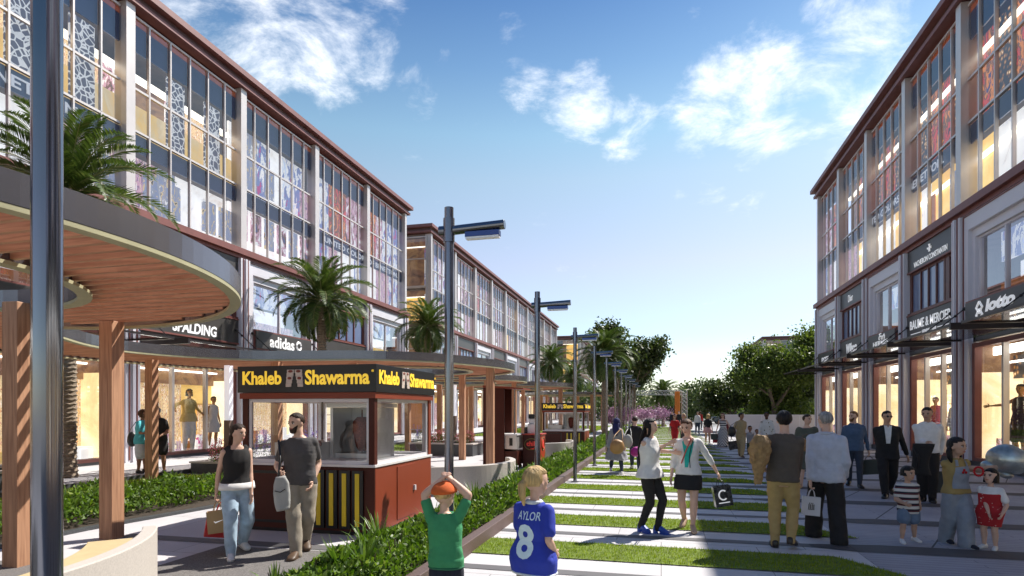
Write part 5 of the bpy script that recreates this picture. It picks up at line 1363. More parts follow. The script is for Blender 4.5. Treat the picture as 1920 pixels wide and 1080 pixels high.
        for z, rx, ry in zip(zs, RX, RY):
            t_ = min(1, max(0, (z-.62)/.17)); t_ = t_*t_*(3-2*t_); lo = max(ls, 1.09)*(1-t_)+1.035*t_
            f2 = 1+(fl-1)*max(0, (.62-z)/max(.01, .62-hem))
            if z < .515:
                za = zmap(z)-drop; x0, x1, y0, y1 = legspan(za, 1.15); w_ = min(1, (.515-z)/.06)
                rxx = max((x1-x0)/2*1.02, rx*H*sx*lo*max(0, 1-(.515-z)*.8)); ryy = max((y1-y0)/2*1.05, ry*H*sx*lo*max(0, 1-(.515-z)*1.2))
                rs.append(ell((px*(1-w_)+(x0+x1)/2*w_, py*(1-w_)+(y0+y1)/2*w_, za), (rx*H*sx*lo*(1-w_)+rxx*w_)*f2, (ry*H*sx*lo*(1-w_)+ryy*w_)*f2, 24))
            else: rs.append(section(z, rx*lo*f2, ry*lo*f2))
        g.rings(rs)
        if sl != 'none':
            for i, (sh, el, wr) in enumerate(arms):
                q = o.get('sl', 1.0)
                if sl == 'short': e2 = sh.lerp(el, .72); limb(g, [sh, sh.lerp(e2, .5), e2], [.0335*H*q, .0335*H*q, .0335*H*q])
                else:
                    w2 = el.lerp(wr, .95 if sl == 'long' else .45); limb(g, [sh, sh.lerp(el, .4), el], [.0335*H*q, .0315*H*q, .0275*H*q]); limb(g, [el, el.lerp(w2, .4), w2], [.0275*H*q, .0265*H*q, .0215*H*q if sl == 'long' else .026*H*q])
        else:
            for s in (-1, 1): limb(g, [up(s*.055*H, 0, SH+.006*H), up(s*shx*.86, 0, SH-.008*H)], [.026*H, .022*H])
        gm = remesh(g, vx, 7, fold=o.get('fold', .0095)*H/1.7, seed=hash_(label)+3); to = link(o.get('name', 'shirt'), gm, mat, t); out['top'] = to; out['topmesh'] = gm
        if o.get('collar'):
            c_ = MB(); cc = up(0, -.002*H, NK-.012*H); ring_ = [cc+RL @ Vector((math.cos(R(a))*.043*H, math.sin(R(a))*.043*H*1.05, (-.022*H if 60 < a < 120 else 0))) for a in range(95, 446, 14)]
            c_.tube(ring_, .013*H, 6); c_.build('collar', o['collar'] if o['collar'] is not True else mat, to, True)
        if o.get('under'):
            um, uz = o['under']; c0 = rs[0]; cz = sum(c0, Vector())/len(c0); dz_ = Vector((0, 0, zmap(hem)-zmap(uz)))
            c_ = MB(); c_.rings([[cz+(p-cz)*1.02-dz_*(1+.12*math.sin(i*1.7)) for i, p in enumerate(c0)], [cz+(p-cz)*1.0-dz_*.5 for p in c0], [cz+(p-cz)*.96+Vector((0, 0, .03)) for p in c0]]); c_.build('under_layer', um, to, True)
        if o.get('trim'):
            c_ = MB(); z = zs[0]; c0 = rs[0]; c_.tube([p+Vector((0, 0, .006)) for p in c0]+[c0[0]+Vector((0, 0, .006))], .010, 5); c_.build('hem_trim', o['trim'], to, True)
    # ---- shoes
    if shoes:
        for i, (hj, kn, a) in enumerate(knees):
            f = feet[i]; fy = Vector((0, 1, 0)); kd = (kn-a); fx = R(-12 if i == 0 else 12)*-1
            fdir = Vector((math.sin(-fx), math.cos(fx), 0)); pitch = math.asin(min(.9, (f[2]+heel)/(.145*H))); g = MB(); so = shoes[1] if len(shoes) > 1 else {}
            dn = Vector((fdir.x*math.cos(pitch), fdir.y*math.cos(pitch), -math.sin(pitch))); upv = Vector((fdir.x*math.sin(pitch), fdir.y*math.sin(pitch), math.cos(pitch))); sd = fdir.cross(Vector((0, 0, 1)))
            rs = []; S = so.get('size', 1.0)*(1.06 if not fem else .96)
            for q, w_, h0, h1 in ((-.036, .014, -.034, .0), (-.030, .020, -.040, .016), (0, .0235, -.041, .022), (.04, .0255, -.041, .008), (.075, .028, -.041, -.004), (.100, .024, -.040, -.012), (.112, .012, -.036, -.020)):
                cc = a+dn*q*H*S; zc = (h0+h1)/2*H; hh = (h1-h0)/2*H; rs.append(ell(cc+upv*zc, w_*H*S, hh, 12, (sd, upv), 2.6))
            g.rings(rs)
            sm = g.build('shoe', shoes[0], t, True)
            if heel: 
                hk = MB(); q = a-dn*.022*H; hk.tube([q-upv*.03*H, Vector((q.x, q.y, max(f[2], .0)+.001))], [.018*H, .010*H if not so.get('wedge') else .024*H], 8); 
                if so.get('wedge'): q2 = a+dn*.07*H; hk.rings([ell(q2-upv*.030*H, .027*H, .05*H, 12, (sd, dn)), ell(q2-upv*.030*H-Vector((0, 0, .018*H)), .027*H, .05*H, 12, (sd, Vector((dn.x, dn.y, 0)).normalized()))])
                hk.build('heel', shoes[0], sm)
            elif so.get('sole'):
                hk = MB(); hk.rings([ell(a+dn*.036*H*S-upv*.0405*H, .027*H*S, .074*H*S, 14, (sd, dn), 2.6), ell(a+dn*.036*H*S-upv*.030*H, .0265*H*S, .073*H*S, 14, (sd, dn), 2.6)]); hk.build('sole', so['sole'], sm)
    # ---- hair
    if hair:
        st = hair[0]; h = MB(); ho = hair[2] if len(hair) > 2 else {}
        nu, nv = 26, 18; V0 = MB(); V0.ball((0, 0, 0), 1, nu, nv); vs = []
        vol = ho.get('vol', 1.0)
        hl = ho.get('line', .50)
        for p in V0.v:
            x, y, z = p; r = 1.0
            zj = z+.10*noise.noise((x*6, y*6, hash_(label)))
            face_ = y > .12 and (z < hl+.10*math.cos(x*3.3)); low = zj < (-.55 if st != 'short' else -.84+.75*max(0, y+.2)) or (st == 'short' and abs(x) > .75 and z < -.05 and y > -.15)
            if st == 'crop': low = zj < -.76+.75*max(0, y+.2) or (abs(x) > .8 and z < .0 and y > -.2)
            q = .80 if (face_ or low) else 1.0
            bump_ = 1+(.035*noise.noise((x*3.5, y*3.5, z*3.5+hash_(label)))) if not ho.get('curl') else 1+.13*noise.noise((x*5, y*5, z*5))
            tp = (1 if z > -.15 else 1-.30*min(1, (-.15-z)/.7)) if st in ('short', 'crop') else 1
            kk = ((.775 if st in ('short', 'crop') else .80)*vol*tp if q == 1 else .66)*bump_
            vs.append(hp(x*kk, -.08+y*((.915 if st in ('short', 'crop') else .95)*vol*tp if q == 1 else .74)*bump_, .20+z*(.885*vol if q == 1 else .70)*bump_))
        h.add(vs, V0.f)
        if st in ('long', 'pony', 'bob', 'twin'):
            end = ho.get('len', .60)  # height fraction where hair ends
            if st == 'long':
                zt = hp(0, -.55, -.2); zb = up(0, -.085*H, zmap(end)); rs = []
                for j in range(9):
                    f_ = j/8; c_ = zt.lerp(zb, f_)+Vector((0, -.03*H*math.sin(f_*math.pi), 0))+Vector((ho.get('sway', 0)*H*f_, 0, 0)); wv = (.66+.12*math.sin(f_*3))*HR*(1-.45*f_**3)*ho.get('w', 1); rs.append([q+Vector((0, 0, .006*H*math.sin(i*2.3+j))) for i, q in enumerate(ell(c_, wv*(1+.04*math.sin(j*2)), .30*HR*(1-.4*f_), 16))])
                h.rings(rs)
                for s in (-1, 1):
                    if ho.get('front', True): limb(h, [hp(s*.66, .05, .25), hp(s*.80, .02, -.35), hp(s*.74, -.12, -1.0), up(s*.06*H, -.03*H, SH-.02*H)], [.16*HR, .20*HR, .20*HR, .10*HR], 8)
            if st == 'bob':
                rs = []
                for j in range(6):
                    f_ = j/5; rs.append(ell(hp(0, -.22, .15-f_*ho.get('drop', .95)), .80*HR*(1+.06*f_), .66*HR, 18, (HRm @ Vector((1, 0, 0)), HRm @ Vector((0, 1, 0)))))
                for rr in rs:
                    for q in range(len(rr)):
                        loc = HRm.transposed() @ (rr[q]-hc)
                        if loc.y > .28*HR: loc.y = .28*HR; rr[q] = hc+HRm @ loc
                h.rings(rs)
            if st == 'pony':
                limb(h, [hp(0, -.86, .12), hp(.05, -1.2, -.15), hp(.12, -1.22, -.75), hp(.05, -1.02, -1.45)], [.20*HR, .27*HR, .24*HR, .09*HR], 10)
            if st == 'twin':
                for s in (-1, 1): limb(h, [hp(s*.62, -.35, .0), hp(s*.85, -.35, -.5), hp(s*.86, -.25, -1.15), hp(s*.75, -.15, -1.7)], [.20*HR, .28*HR, .27*HR, .1*HR], 10)
        if st == 'bun': h.ball(hp(0, -.86, .25), .33*HR, 12, 8)
        if ho.get('beard'):
            rs = []
            for z_, w_, y0_, y1_ in ((-.22, .56, .05, .50), (-.45, .52, .15, .66), (-.70, .45, .2, .74), (-.95, .36, .22, .72), (-1.06, .2, .3, .6)):
                rs.append(ell(hp(0, (y0_+y1_)/2+.02, z_), w_*HR, (y1_-y0_)/2*HR, 14, (HRm @ Vector((1, 0, 0)), HRm @ Vector((0, 1, 0)))))
            bb = MB(); bb.rings(rs); bb.build('beard', hm, t, True)
        hmsh = h.mesh('hair'); link('hair', hmsh, hm, t, True)
    if sun or ho_sun(hair):
        gl = MB()
        for s in (-1, 1): gl.ball(hp(s*.29, .76, .03), (.21*HR, .05*HR, .14*HR), 10, 8, 0, HRm); gl.tube([hp(s*.48, .70, .05), hp(s*.74, -.05, .05)], .02*HR, 5)
        gl.tube([hp(-.1, .80, .06), hp(.1, .80, .06)], .025*HR, 5)
        gl.build('glasses', m_black if sun else M('thin_glasses', (.03, .03, .03), .3), t, True)
    PEOPLE[label] = out
    return out
def ho_sun(hair): return bool(hair and len(hair) > 2 and hair[2].get('glasses'))
def hash_(s): return sum(ord(c)*(i+1) for i, c in enumerate(s)) % 97
def local_patch(P, pts, mat, name, parent=None, off=.006, side=1, grid=.02):
    """a patch of cloth lying on the garment front (side=1) or back (-1); pts: outline in (x, z) metres in the figure's own frame"""
    me = P['topmesh']; bt = BVHTree.FromPolygons([v.co.copy() for v in me.vertices], [tuple(p.vertices) for p in me.polygons])
    xs = [p[0] for p in pts]; zs = [p[1] for p in pts]; V = {}; mb = MB(); F = []
    def hit(x, z):
        r = bt.ray_cast(Vector((x, side*2, z)), Vector((0, -side, 0)))
        return None if r[0] is None else r[0]+Vector((0, side*off, 0))
    poly = pts
    zz = np.arange(min(zs), max(zs)+1e-6, grid*P['H']/1.7)
    for a, b_ in zip(zz[:-1], zz[1:]):
        ra, rb_ = spans(poly, a+1e-5), spans(poly, b_-1e-5)
        for i in range(0, min(len(ra), len(rb_))-1, 2):
            n = max(1, int((ra[i+1]-ra[i])/(grid*1.2))+1)
            for j in range(n):
                q = [hit(ra[i]+(ra[i+1]-ra[i])*j/n, a), hit(ra[i]+(ra[i+1]-ra[i])*(j+1)/n, a), hit(rb_[i]+(rb_[i+1]-rb_[i])*(j+1)/n, b_), hit(rb_[i]+(rb_[i+1]-rb_[i])*j/n, b_)]
                if all(x is not None for x in q): mb.add(q if side < 0 else q[::-1], [(0, 1, 2, 3)])
    if mb.f: return mb.build(name, mat, parent or P['root'], True)
def drape_on(P, side=-1, off=.004):
    me = P['topmesh']; bt = BVHTree.FromPolygons([v.co.copy() for v in me.vertices], [tuple(p.vertices) for p in me.polygons])
    def f(p):
        r = bt.ray_cast(Vector((p.x, side*2, p.z)), Vector((0, -side, 0)))
        return (r[0]+Vector((0, side*off, 0))) if r[0] is not None else p
    return f
c_blk = cloth('black', (.014, .013, .014)); c_wht = cloth('white', (.74, .73, .72)); c_gry = cloth('charcoal', (.075, .070, .072)); c_khk = cloth('khaki', (.31, .27, .215))
c_jean = cloth('pale_denim', (.36, .48, .60), var=.14); c_dkj = cloth('dark_denim', (.035, .048, .075)); c_grn = cloth('green', (.045, .27, .115)); c_nvy = cloth('navy', (.012, .015, .032)); c_blue = cloth('royal_blue', (.022, .045, .40))
c_coat = cloth('grey_marl', (.30, .31, .34)); c_teal = cloth('teal', (.02, .42, .36)); c_red = cloth('red', (.48, .014, .018)); c_olv = cloth('olive', (.085, .095, .075)); c_pnk = cloth('blush', (.62, .34, .32)); c_bei = cloth('beige', (.40, .31, .17))
c_swt = cloth('brown_grey_knit', (.092, .075, .062), bump=.3); c_mus = cloth('mustard', (.42, .30, .125)); c_shb = cloth('pale_blue_shirt', (.50, .53, .62)); c_dnb = cloth('denim_blue_shirt', (.07, .12, .21)); c_cyn = cloth('cyan', (.10, .52, .60)); c_pwt = cloth('off_white', (.62, .66, .70))
c_ovr = cloth('grey_blue_denim', (.25, .28, .33)); c_ylw = cloth('ochre', (.34, .24, .085)); c_short = cloth('blue_denim', (.14, .20, .30))
s_wht = M('white_leather', (.70, .69, .68), .5); s_blk = M('black_leather', (.012, .011, .011), .3); s_brn = M('brown_leather', (.10, .06, .035), .5, var=.2); s_blue = M('blue_wedge', (.02, .07, .38), .4); s_nud = M('nude_shoe', (.48, .33, .23), .4); s_sole = M('rubber_sole', (.5, .49, .47), .7)
SNK = (s_wht, dict(sole=s_sole))
# ---- strolling couple
P1 = person('smiling young woman in black sleeveless top and pale jeans carrying shopping bags', 1.66, ((455, 1032, .05), (433, 1049, 0)), 12, (('px', 472, 938, -.02), ('px', 404, 932, .0)), (34, -4), 'f', .97, 'fair', ('long', 'brown', dict(len=.72, front=False, w=.8, line=.42)),
  (c_blk, dict(sleeve='none', hem=.545, loose=1.16, flare=1.12, neck=.81, name='black_top', under=(c_wht, .515))), ('trousers', c_jean, dict(loose=1.25, crop=.06)), SNK, fingers=(.4, 1.1))
P2 = person('bearded man in grey t-shirt and khaki trousers beside the woman with shopping bags', 1.80, ((573, 1030, .06), (555, 1046, 0)), -6, (('px', 586, 902, -.02), ('px', 524, 884, -.22)), (-42, -6), 'm', 1.02, 'fair', ('short', 'brown', dict(beard=True, line=.55)),
  (c_gry, dict(sleeve='short', hem=.50, loose=1.12, neck=.83, name='t_shirt')), ('trousers', c_khk, dict(loose=1.3, fold=.012)), (s_brn, dict(sole=s_brn, size=1.05)), fingers=(.7, 1.2))
# ---- boy and girl seen from behind
pb = ray(836, 768, 5.0)
P3 = person('boy in orange cap and green t-shirt with both hands on his head', 1.22, ((0, 0, 0, .03), (0, 0, 0, -.02)), 168, (('loc', -.045, .00, .985, (-1, .15, .15)), ('loc', .045, .02, .985, (1, .15, .15))), (-22, 4), 'm', 1.10, 'fair', ('crop', 'blond'),
  (c_grn, dict(sleeve='short', hem=.44, loose=1.2, sl=1.15, neck=.838, name='t_shirt', trim=cloth('dark_green', (.02, .14, .07)))), ('shorts', c_nvy, dict(to=.85, loose=1.25)), SNK, child=1, dd=(pb.x, pb.y), fingers=(.5, .5))
pg = ray(998, 768, 4.75)
P4 = person('blonde girl with ponytail in blue football shirt numbered 8', 1.37, ((0, 0, 0, .02), (0, 0, 0, .0)), 148, (('loc', -.13, .12, .42), ('px', 1041, 1036, .0)), (-24, 0), 'f', 1.08, 'fair', ('pony', 'blond'),
  (c_blue, dict(sleeve='short', hem=.40, loose=1.30, sl=1.28, flare=1.10, neck=.836, name='football_shirt', trim=c_pwt, collar=c_pwt)), ('trousers', c_khk, dict(loose=1.6)), SNK, child=.8, dd=(pg.x, pg.y), fingers=(.4, .4))
dr = drape_on(P4); z8 = P4['zmap']
text(P4['top'], '8', (-.005, -.3, z8(.60)), (1, 0, 0), (0, 0, 1), .155, .27, M('pale_print', (.62, .76, .86), .6), .004, bold=.03, drape=dr, name='number')
text(P4['top'], 'AYLOR', (.015, -.3, z8(.755)), (1, 0, 0), (0, 0, 1), .20, .065, M('pale_print', (.62, .76, .86), .6), .004, bold=.01, drape=dr, name='lettering')
cp = MB(); hp, HR, HM3 = P3['hp'], P3['HR'], P3['HRm']
t = thing('baseball_cap', 'orange baseball cap worn by the boy in green', 'cap', P3['root'].location, P3['root'].rotation_euler.z)
rs = []
for j in range(7):
    a = R(90*j/6.4); rs.append(ell(hp(0, -.06, .22+.86*math.sin(a)), .84*HR*math.cos(a)+.01, .99*HR*math.cos(a)+.01, 24, (HM3 @ Vector((1, 0, 0)), HM3 @ Vector((0, 1, 0))), 2))
cp.rings(rs); m_cap = cloth('orange', (.62, .115, .02)); cp.build('cap_dome', m_cap, t, True)
cp = MB(); rs = [ell(hp(0, .78+.62*q, .24-.10*q), (.62*(1-.35*q*q))*HR, .035*HR, 14, (HM3 @ Vector((1, 0, 0)), HM3 @ Vector((0, .2, 1)))) for q in (0, .3, .6, .85, 1)]; cp.rings(rs); cp.build('visor', cloth('yellow_orange', (.70, .30, .03)), t, True)
# ---- walking away on the striped path
HM['scarf'] = cloth('navy_scarf', (.020, .022, .095))
P5 = person('woman in blue headscarf and long grey coat walking away', 1.60, ((1143, 886, .05), (1166, 890, 0)), 172, (('px', 1136, 846, .0), ('px', 1172, 838, -.1)), (0, 0), 'f', 1, 'fair', ('long', 'scarf', dict(len=.70, vol=1.10, w=1.15, line=.45)),
  (c_coat, dict(sleeve='long', hem=.27, loose=1.2, flare=1.55, name='coat', fold=.014)), ('trousers', c_dkj, dict(crop=.12)), SNK)
P6 = person('person in black jacket walking away with pink hip pack', 1.65, ((1184, 881, .05), (1198, 885, 0)), 178, (('px', 1176, 832, .05), ('px', 1205, 836, .1)), (0, 0), 'm', .95, 'fair', ('short', 'brown'),
  (c_blk, dict(sleeve='long', hem=.47, loose=1.15, name='jacket')), ('trousers', c_dkj, dict(loose=1.1)), SNK)
# ---- two friends in the middle
P7 = person('woman with very long dark hair in white blouse and black trousers, reaching out', 1.68, ((1234, 1001, .0), (1203, 998, .0)), 58, (('px', 1262, 848, .16), ('px', 1253, 832, -.12)), (18, 4), 'f', .98, 'fair', ('long', 'black', dict(len=.57, w=1.0, sway=.0, line=.46)),
  (c_wht, dict(sleeve='none', hem=.49, loose=1.2, flare=1.18, neck=.83, name='blouse', fold=.012)), ('trousers', c_blk, dict(loose=.98, crop=.03)), (s_blue, dict(wedge=True)), heel=.055, fingers=(.35, .1))
P8 = person('laughing woman in white cardigan and black skirt holding a black bag', 1.68, ((1299, 999, 0), (1283, 990, .03)), -4, (('px', 1346, 888, .0), ('px', 1259, 893, .0)), (-16, -16), 'f', .98, 'fair', ('bun', 'chest', dict(line=.46)),
  (c_wht, dict(sleeve='threequarter', hem=.50, loose=1.10, flare=1.06, neck=.822, name='cardigan')), ('skirt', c_blk, dict(hem=.375, flare=1.12, waist=.555)), (s_nud, {}), heel=.05, fingers=(1.2, .4))
H8 = P8['H']; zm = P8['zmap']; dz = -.012
local_patch(P8, [(-.05, zm(.815)), (-.085, zm(.79)), (-.06, zm(.70)), (-.02, zm(.62)), (.0, zm(.565)), (.045, zm(.565)), (.05, zm(.68)), (.085, zm(.79)), (.05, zm(.815))], c_teal, 'teal_top', P8['top'], .006)
local_patch(P8, [(-.08, zm(.838)), (-.05, zm(.77)), (.0, zm(.742)), (.05, zm(.77)), (.08, zm(.838))], SK['fair'], 'open_neck', P8['top'], .010)
m_strp = M('coral_strap', (.55, .10, .08), .5)
dr8 = drape_on(P8, 1, .014)
def strap(P, pts, mat, name, r=.009, side=1, off=.012):
    d = drape_on(P, side, off); mb = MB(); q = []
    for (a, b) in zip(pts[:-1], pts[1:]):
        for i in range(8): f = i/8; q.append(d(Vector((a[0]+(b[0]-a[0])*f, side*.3, a[1]+(b[1]-a[1])*f))))
    mb.tube(q, r, 5); return mb.build(name, mat, P['top'], True)
strap(P8, [(-.055, zm(.825)), (.02, zm(.72)), (.105, zm(.58))], m_strp, 'shoulder_strap', .010)
strap(P8, [(-.085, zm(.83)), (-.05, zm(.755)), (-.02, zm(.66)), (-.035, zm(.55))], c_blk, 'dark_edging', .006)
# ---- further strollers
def far_person(label, H, feet, face, **k): return person(label, H, feet, face, **k)
P9 = person('woman in long red dress with loose red brown hair', 1.64, ((1267, 839, 0), (1259, 836, .02)), 5, (('loc', -.18, .06, .50), ('loc', .17, .05, .49)), (10, 0), 'f', 1, 'fair', ('long', 'red', dict(len=.74, curl=True, vol=1.15)), (c_red, dict(sleeve='short', hem=.52, neck=.82)), ('skirt', c_red, dict(hem=.07, flare=1.0, waist=.62, name='dress_skirt')), (s_blk, {}), sun=True)
P10 = person('blonde woman in black camisole and dark green skirt', 1.66, ((1286, 838, 0), (1277, 836, .02)), -5, look=(8, 0), sex='f', skin='fair', hair=('bob', 'blond', dict(drop=1.2)), top=(c_blk, dict(sleeve='none', hem=.54, neck=.80)), bottom=('skirt', c_olv, dict(hem=.16, flare=.95, waist=.62)), shoes=(s_blk, {}), sun=True)
P11 = person('blonde woman in black top and pale pink skirt seen from behind', 1.62, ((1319, 832, .0), (1330, 834, 0)), 168, sex='f', skin='mid', hair=('bob', 'blond', dict(drop=1.3, vol=1.1)), top=(c_blk, dict(sleeve='short', hem=.56)), bottom=('skirt', c_pnk, dict(hem=.40, flare=1.25, waist=.62)), shoes=(s_wht, {}))
m_chev = striped('chevron', (.012, .014, .035), (.74, .73, .71), 7.2, 'Z', 1.3); m_hst = striped('navy_stripe', (.012, .014, .035), (.74, .73, .71), 9)
P12 = person('woman in long navy and white chevron striped dress with red bag', 1.68, ((1361, 838, 0), (1346, 836, .02)), -6, (('px', 1370, 806, -.05), ('px', 1342, 812, .0)), (-4, 0), 'f', 1, 'fair', ('long', 'red', dict(len=.76, vol=1.08)), (m_hst, dict(sleeve='none', hem=.58, neck=.79, loose=1.04)), ('skirt', m_chev, dict(hem=.04, flare=1.35, waist=.64, name='dress_skirt')), (s_blk, {}), sun=True, fingers=(.6, 1.1))
P13 = person('woman in beige belted jumpsuit carrying two black bags', 1.74, ((1391, 858, 0), (1377, 850, .05)), 14, (('px', 1395, 820, .0), ('px', 1371, 820, -.05)), (32, 0), 'f', 1, 'brown', ('bun', 'black', dict(vol=1.12)), (c_bei, dict(sleeve='short', hem=.54, loose=1.15, sl=1.2, collar=True)), ('trousers', c_bei, dict(loose=1.35, crop=.05)), (s_brn, {}), fingers=(.5, 1.1))
bl = MB(); bl.rings([[Vector(p)+Vector((0, 0, z)) for p in ell(P13['up'](0, 0, P13['zmap'](.61)), .150, .112, 20)] for z in (-.02, .02)]); bl.build('belt', c_ylw, P13['root'])
P14 = person('boy in pale grey t-shirt and dark green trousers holding hands', 1.20, ((1409, 853, 0), (1398, 851, .03)), 4, (('px', 1414, 829, .0), ('px', 1393, 822, .0)), (10, 0), 'm', 1.05, 'brown', ('crop', 'black'), (c_coat, dict(sleeve='short', hem=.46, loose=1.15)), ('trousers', cloth('dark_green_cotton', (.03, .06, .045)), dict(loose=1.2)), (s_blk, {}), child=1)
P15 = person('toddler in white t-shirt between the boy and the paper bundle', 1.02, ((1423, 850, 0), (1415, 850, 0)), 10, (('px', 1432, 822, .0), ('px', 1413, 826, .0)), (20, 0), 'm', 1.1, 'brown', ('crop', 'chest'), (c_wht, dict(sleeve='short', hem=.44, loose=1.15)), ('trousers', c_khk, {}), (s_wht, {}), child=1)
P16 = person('man in sunglasses and white patterned shirt behind the sweater man', 1.74, ((1446, 860, 0), (1432, 858, 0)), -8, (('loc', -.17, .1, .50), ('loc', .16, .1, .48)), (-5, 0), 'm', 1, 'dark', ('crop', 'black'), (spotted('floral', (.66, .66, .64), (.16, .15, .08), 11), dict(sleeve='long', hem=.48, loose=1.15, collar=True)), ('trousers', c_dkj, {}), (s_blk, {}), sun=True)
# ---- people in the shade
P17 = person('dark-haired man in brown sweater and mustard trousers walking away', 1.79, ((1453, 1026, .0), (1483, 1031, .06)), 176, (('px', 1431, 874, .18), ('px', 1493, 905, .22)), (14, 0), 'm', 1.04, 'fair', ('short', 'black', dict(vol=1.08, glasses=True)), (c_swt, dict(sleeve='long', hem=.49, loose=1.12, sl=1.12, name='sweater')), ('trousers', c_mus, dict(loose=1.12, crop=.05, fold=.011)), (M('dark_brown_boot', (.03, .022, .018), .35), dict(sole=s_blk)))
P18 = person('woman in olive green dress with a brown basket bag', 1.74, ((1530, 910, 0), (1502, 914, .0)), 4, (('px', 1521, 830, -.16), ('px', 1503, 826, -.16)), (46, 0), 'f', 1.06, 'fair', ('bun', 'brown'), (c_olv, dict(sleeve='short', hem=.56, loose=1.2, sl=1.5, neck=.815)), ('skirt', c_olv, dict(hem=.27, flare=1.22, waist=.61, name='dress_skirt')), (s_nud, {}))
P19 = person('grey-haired man in pale blue shirt and black trousers seen from behind', 1.80, ((1525, 1007, .03), (1573, 1021, 0)), 178, (('px', 1519, 908, -.02), ('loc', .125, .06, .50)), (40, -4), 'm', 1.10, 'fair', ('crop', 'grey', dict(vol=1.03)), (c_shb, dict(sleeve='long', hem=.465, loose=1.2, sl=1.18, flare=1.08, name='shirt', collar=True, fold=.012)), ('trousers', c_blk, dict(loose=1.55, flare=1.5, fold=.012)), (s_blk, {}), fingers=(1.2, .6))
P20 = person('sandy-haired man in blue denim shirt carrying a dark green bag', 1.80, ((1612, 915, .0), (1592, 910, .03)), 4, (('px', 1629, 848, .0), None), (-46, 0), 'm', 1.06, 'fair', ('short', 'ginger', dict(beard=True)), (c_dnb, dict(sleeve='long', hem=.485, loose=1.12, collar=True)), ('trousers', c_dkj, dict(loose=1.0)), (s_blk, {}), fingers=(1.2, .4))
P21 = person('man in black suit and glasses with open white shirt collar', 1.84, ((1690, 908, .07), (1660, 934, 0)), 6, (('px', 1703, 860, .0), ('px', 1656, 856, -.02)), (22, 0), 'm', 1.10, 'mid', ('short', 'black', dict(glasses=True)), (c_blk, dict(sleeve='long', hem=.455, loose=1.14, sl=1.16, name='suit_jacket')), ('trousers', c_blk, dict(loose=1.25)), (s_blk, {}))
z_ = P21['zmap']; local_patch(P21, [(-.035, z_(.60)), (-.055, z_(.72)), (-.075, z_(.835)), (.075, z_(.835)), (.055, z_(.72)), (.035, z_(.60))], c_wht, 'white_shirt', P21['top'], .008)
local_patch(P21, [(-.055, z_(.838)), (.0, z_(.775)), (.055, z_(.838))], SK['mid'], 'open_neck', P21['top'], .012)
P22 = person('man in white shirt with dark jacket over his arm and black bag', 1.86, ((1748, 942, .0), (1730, 940, .0)), -4, (('px', 1763, 852, .0), ('px', 1737, 830, -.28)), (-8, -6), 'm', 1.08, 'mid', ('short', 'black'), (c_wht, dict(sleeve='long', hem=.52, loose=1.1, sl=1.12, collar=True)), ('trousers', c_blk, dict(loose=1.2)), (s_blk, {}), fingers=(1.2, .8))
m_str3 = striped('kid_stripe', (.60, .58, .55), (.10, .022, .03), 13, 'Z', 0, (.015, .015, .03))
P23 = person('small boy in striped t-shirt and denim shorts', 1.07, ((1721, 1014, 0), (1691, 1018, 0)), 24, (('px', 1724, 946, -.02), ('px', 1696, 944, -.14)), (26, 0), 'm', 1.12, 'mid', ('bob', 'black', dict(drop=.45, line=.30)), (m_str3, dict(sleeve='short', hem=.43, loose=1.18, sl=1.2)), ('shorts', c_short, dict(to=.75, loose=1.3)), SNK, child=1)
P24 = person('girl in grey denim dungarees and ochre shirt reaching towards the balloon', 1.48, ((1812, 1027, 0), (1774, 1017, 0)), 38, (('px', 1848, 886, -.02), ('px', 1846, 877, -.16)), (24, 0), 'f', 1.02, 'mid', ('twin', 'black', dict(line=.42)), (c_ylw, dict(sleeve='short', hem=.52, loose=1.14, sl=1.15, collar=True)), ('trousers', c_ovr, dict(loose=1.75, flare=1.3, waist=.64, fold=.012)), (c_nvy, dict(sole=s_sole)), child=.6, fingers=(.5, .3))
z_ = P24['zmap']; local_patch(P24, [(-.115, z_(.55)), (-.115, z_(.66)), (-.085, z_(.755)), (-.07, z_(.83)), (-.045, z_(.83)), (-.05, z_(.755)), (.05, z_(.755)), (.045, z_(.83)), (.07, z_(.83)), (.085, z_(.755)), (.115, z_(.66)), (.115, z_(.55))], c_ovr, 'bib', P24['top'], .012)
em_ = MB(); d_ = drape_on(P24, 1, .02)
for a, b in ((-.02, .0), (.02, .0), (0, .03)): em_.ball(d_(Vector((a, .3, z_(.70)+b))), (.018, .006, .018), 8, 6)
em_.build('bib_flower', c_red, P24['top'], True)
m_rdot = spotted('red_print', (.42, .016, .022), (.62, .40, .36), 26, .18)
P25 = person('small girl with bobbed hair in red patterned pinafore and white blouse', 1.07, ((1867, 1032, 0), (1846, 1028, 0)), -22, (('loc', -.16, .10, .46), ('px', 1857, 972, -.14)), (-6, 8), 'f', 1.14, 'fair', ('bob', 'black', dict(line=.34)), (c_wht, dict(sleeve='short', hem=.50, loose=1.08, sl=1.3)), ('skirt', m_rdot, dict(hem=.33, flare=1.16, waist=.745, name='pinafore', scale=1.22)), (s_wht, {}), child=1)
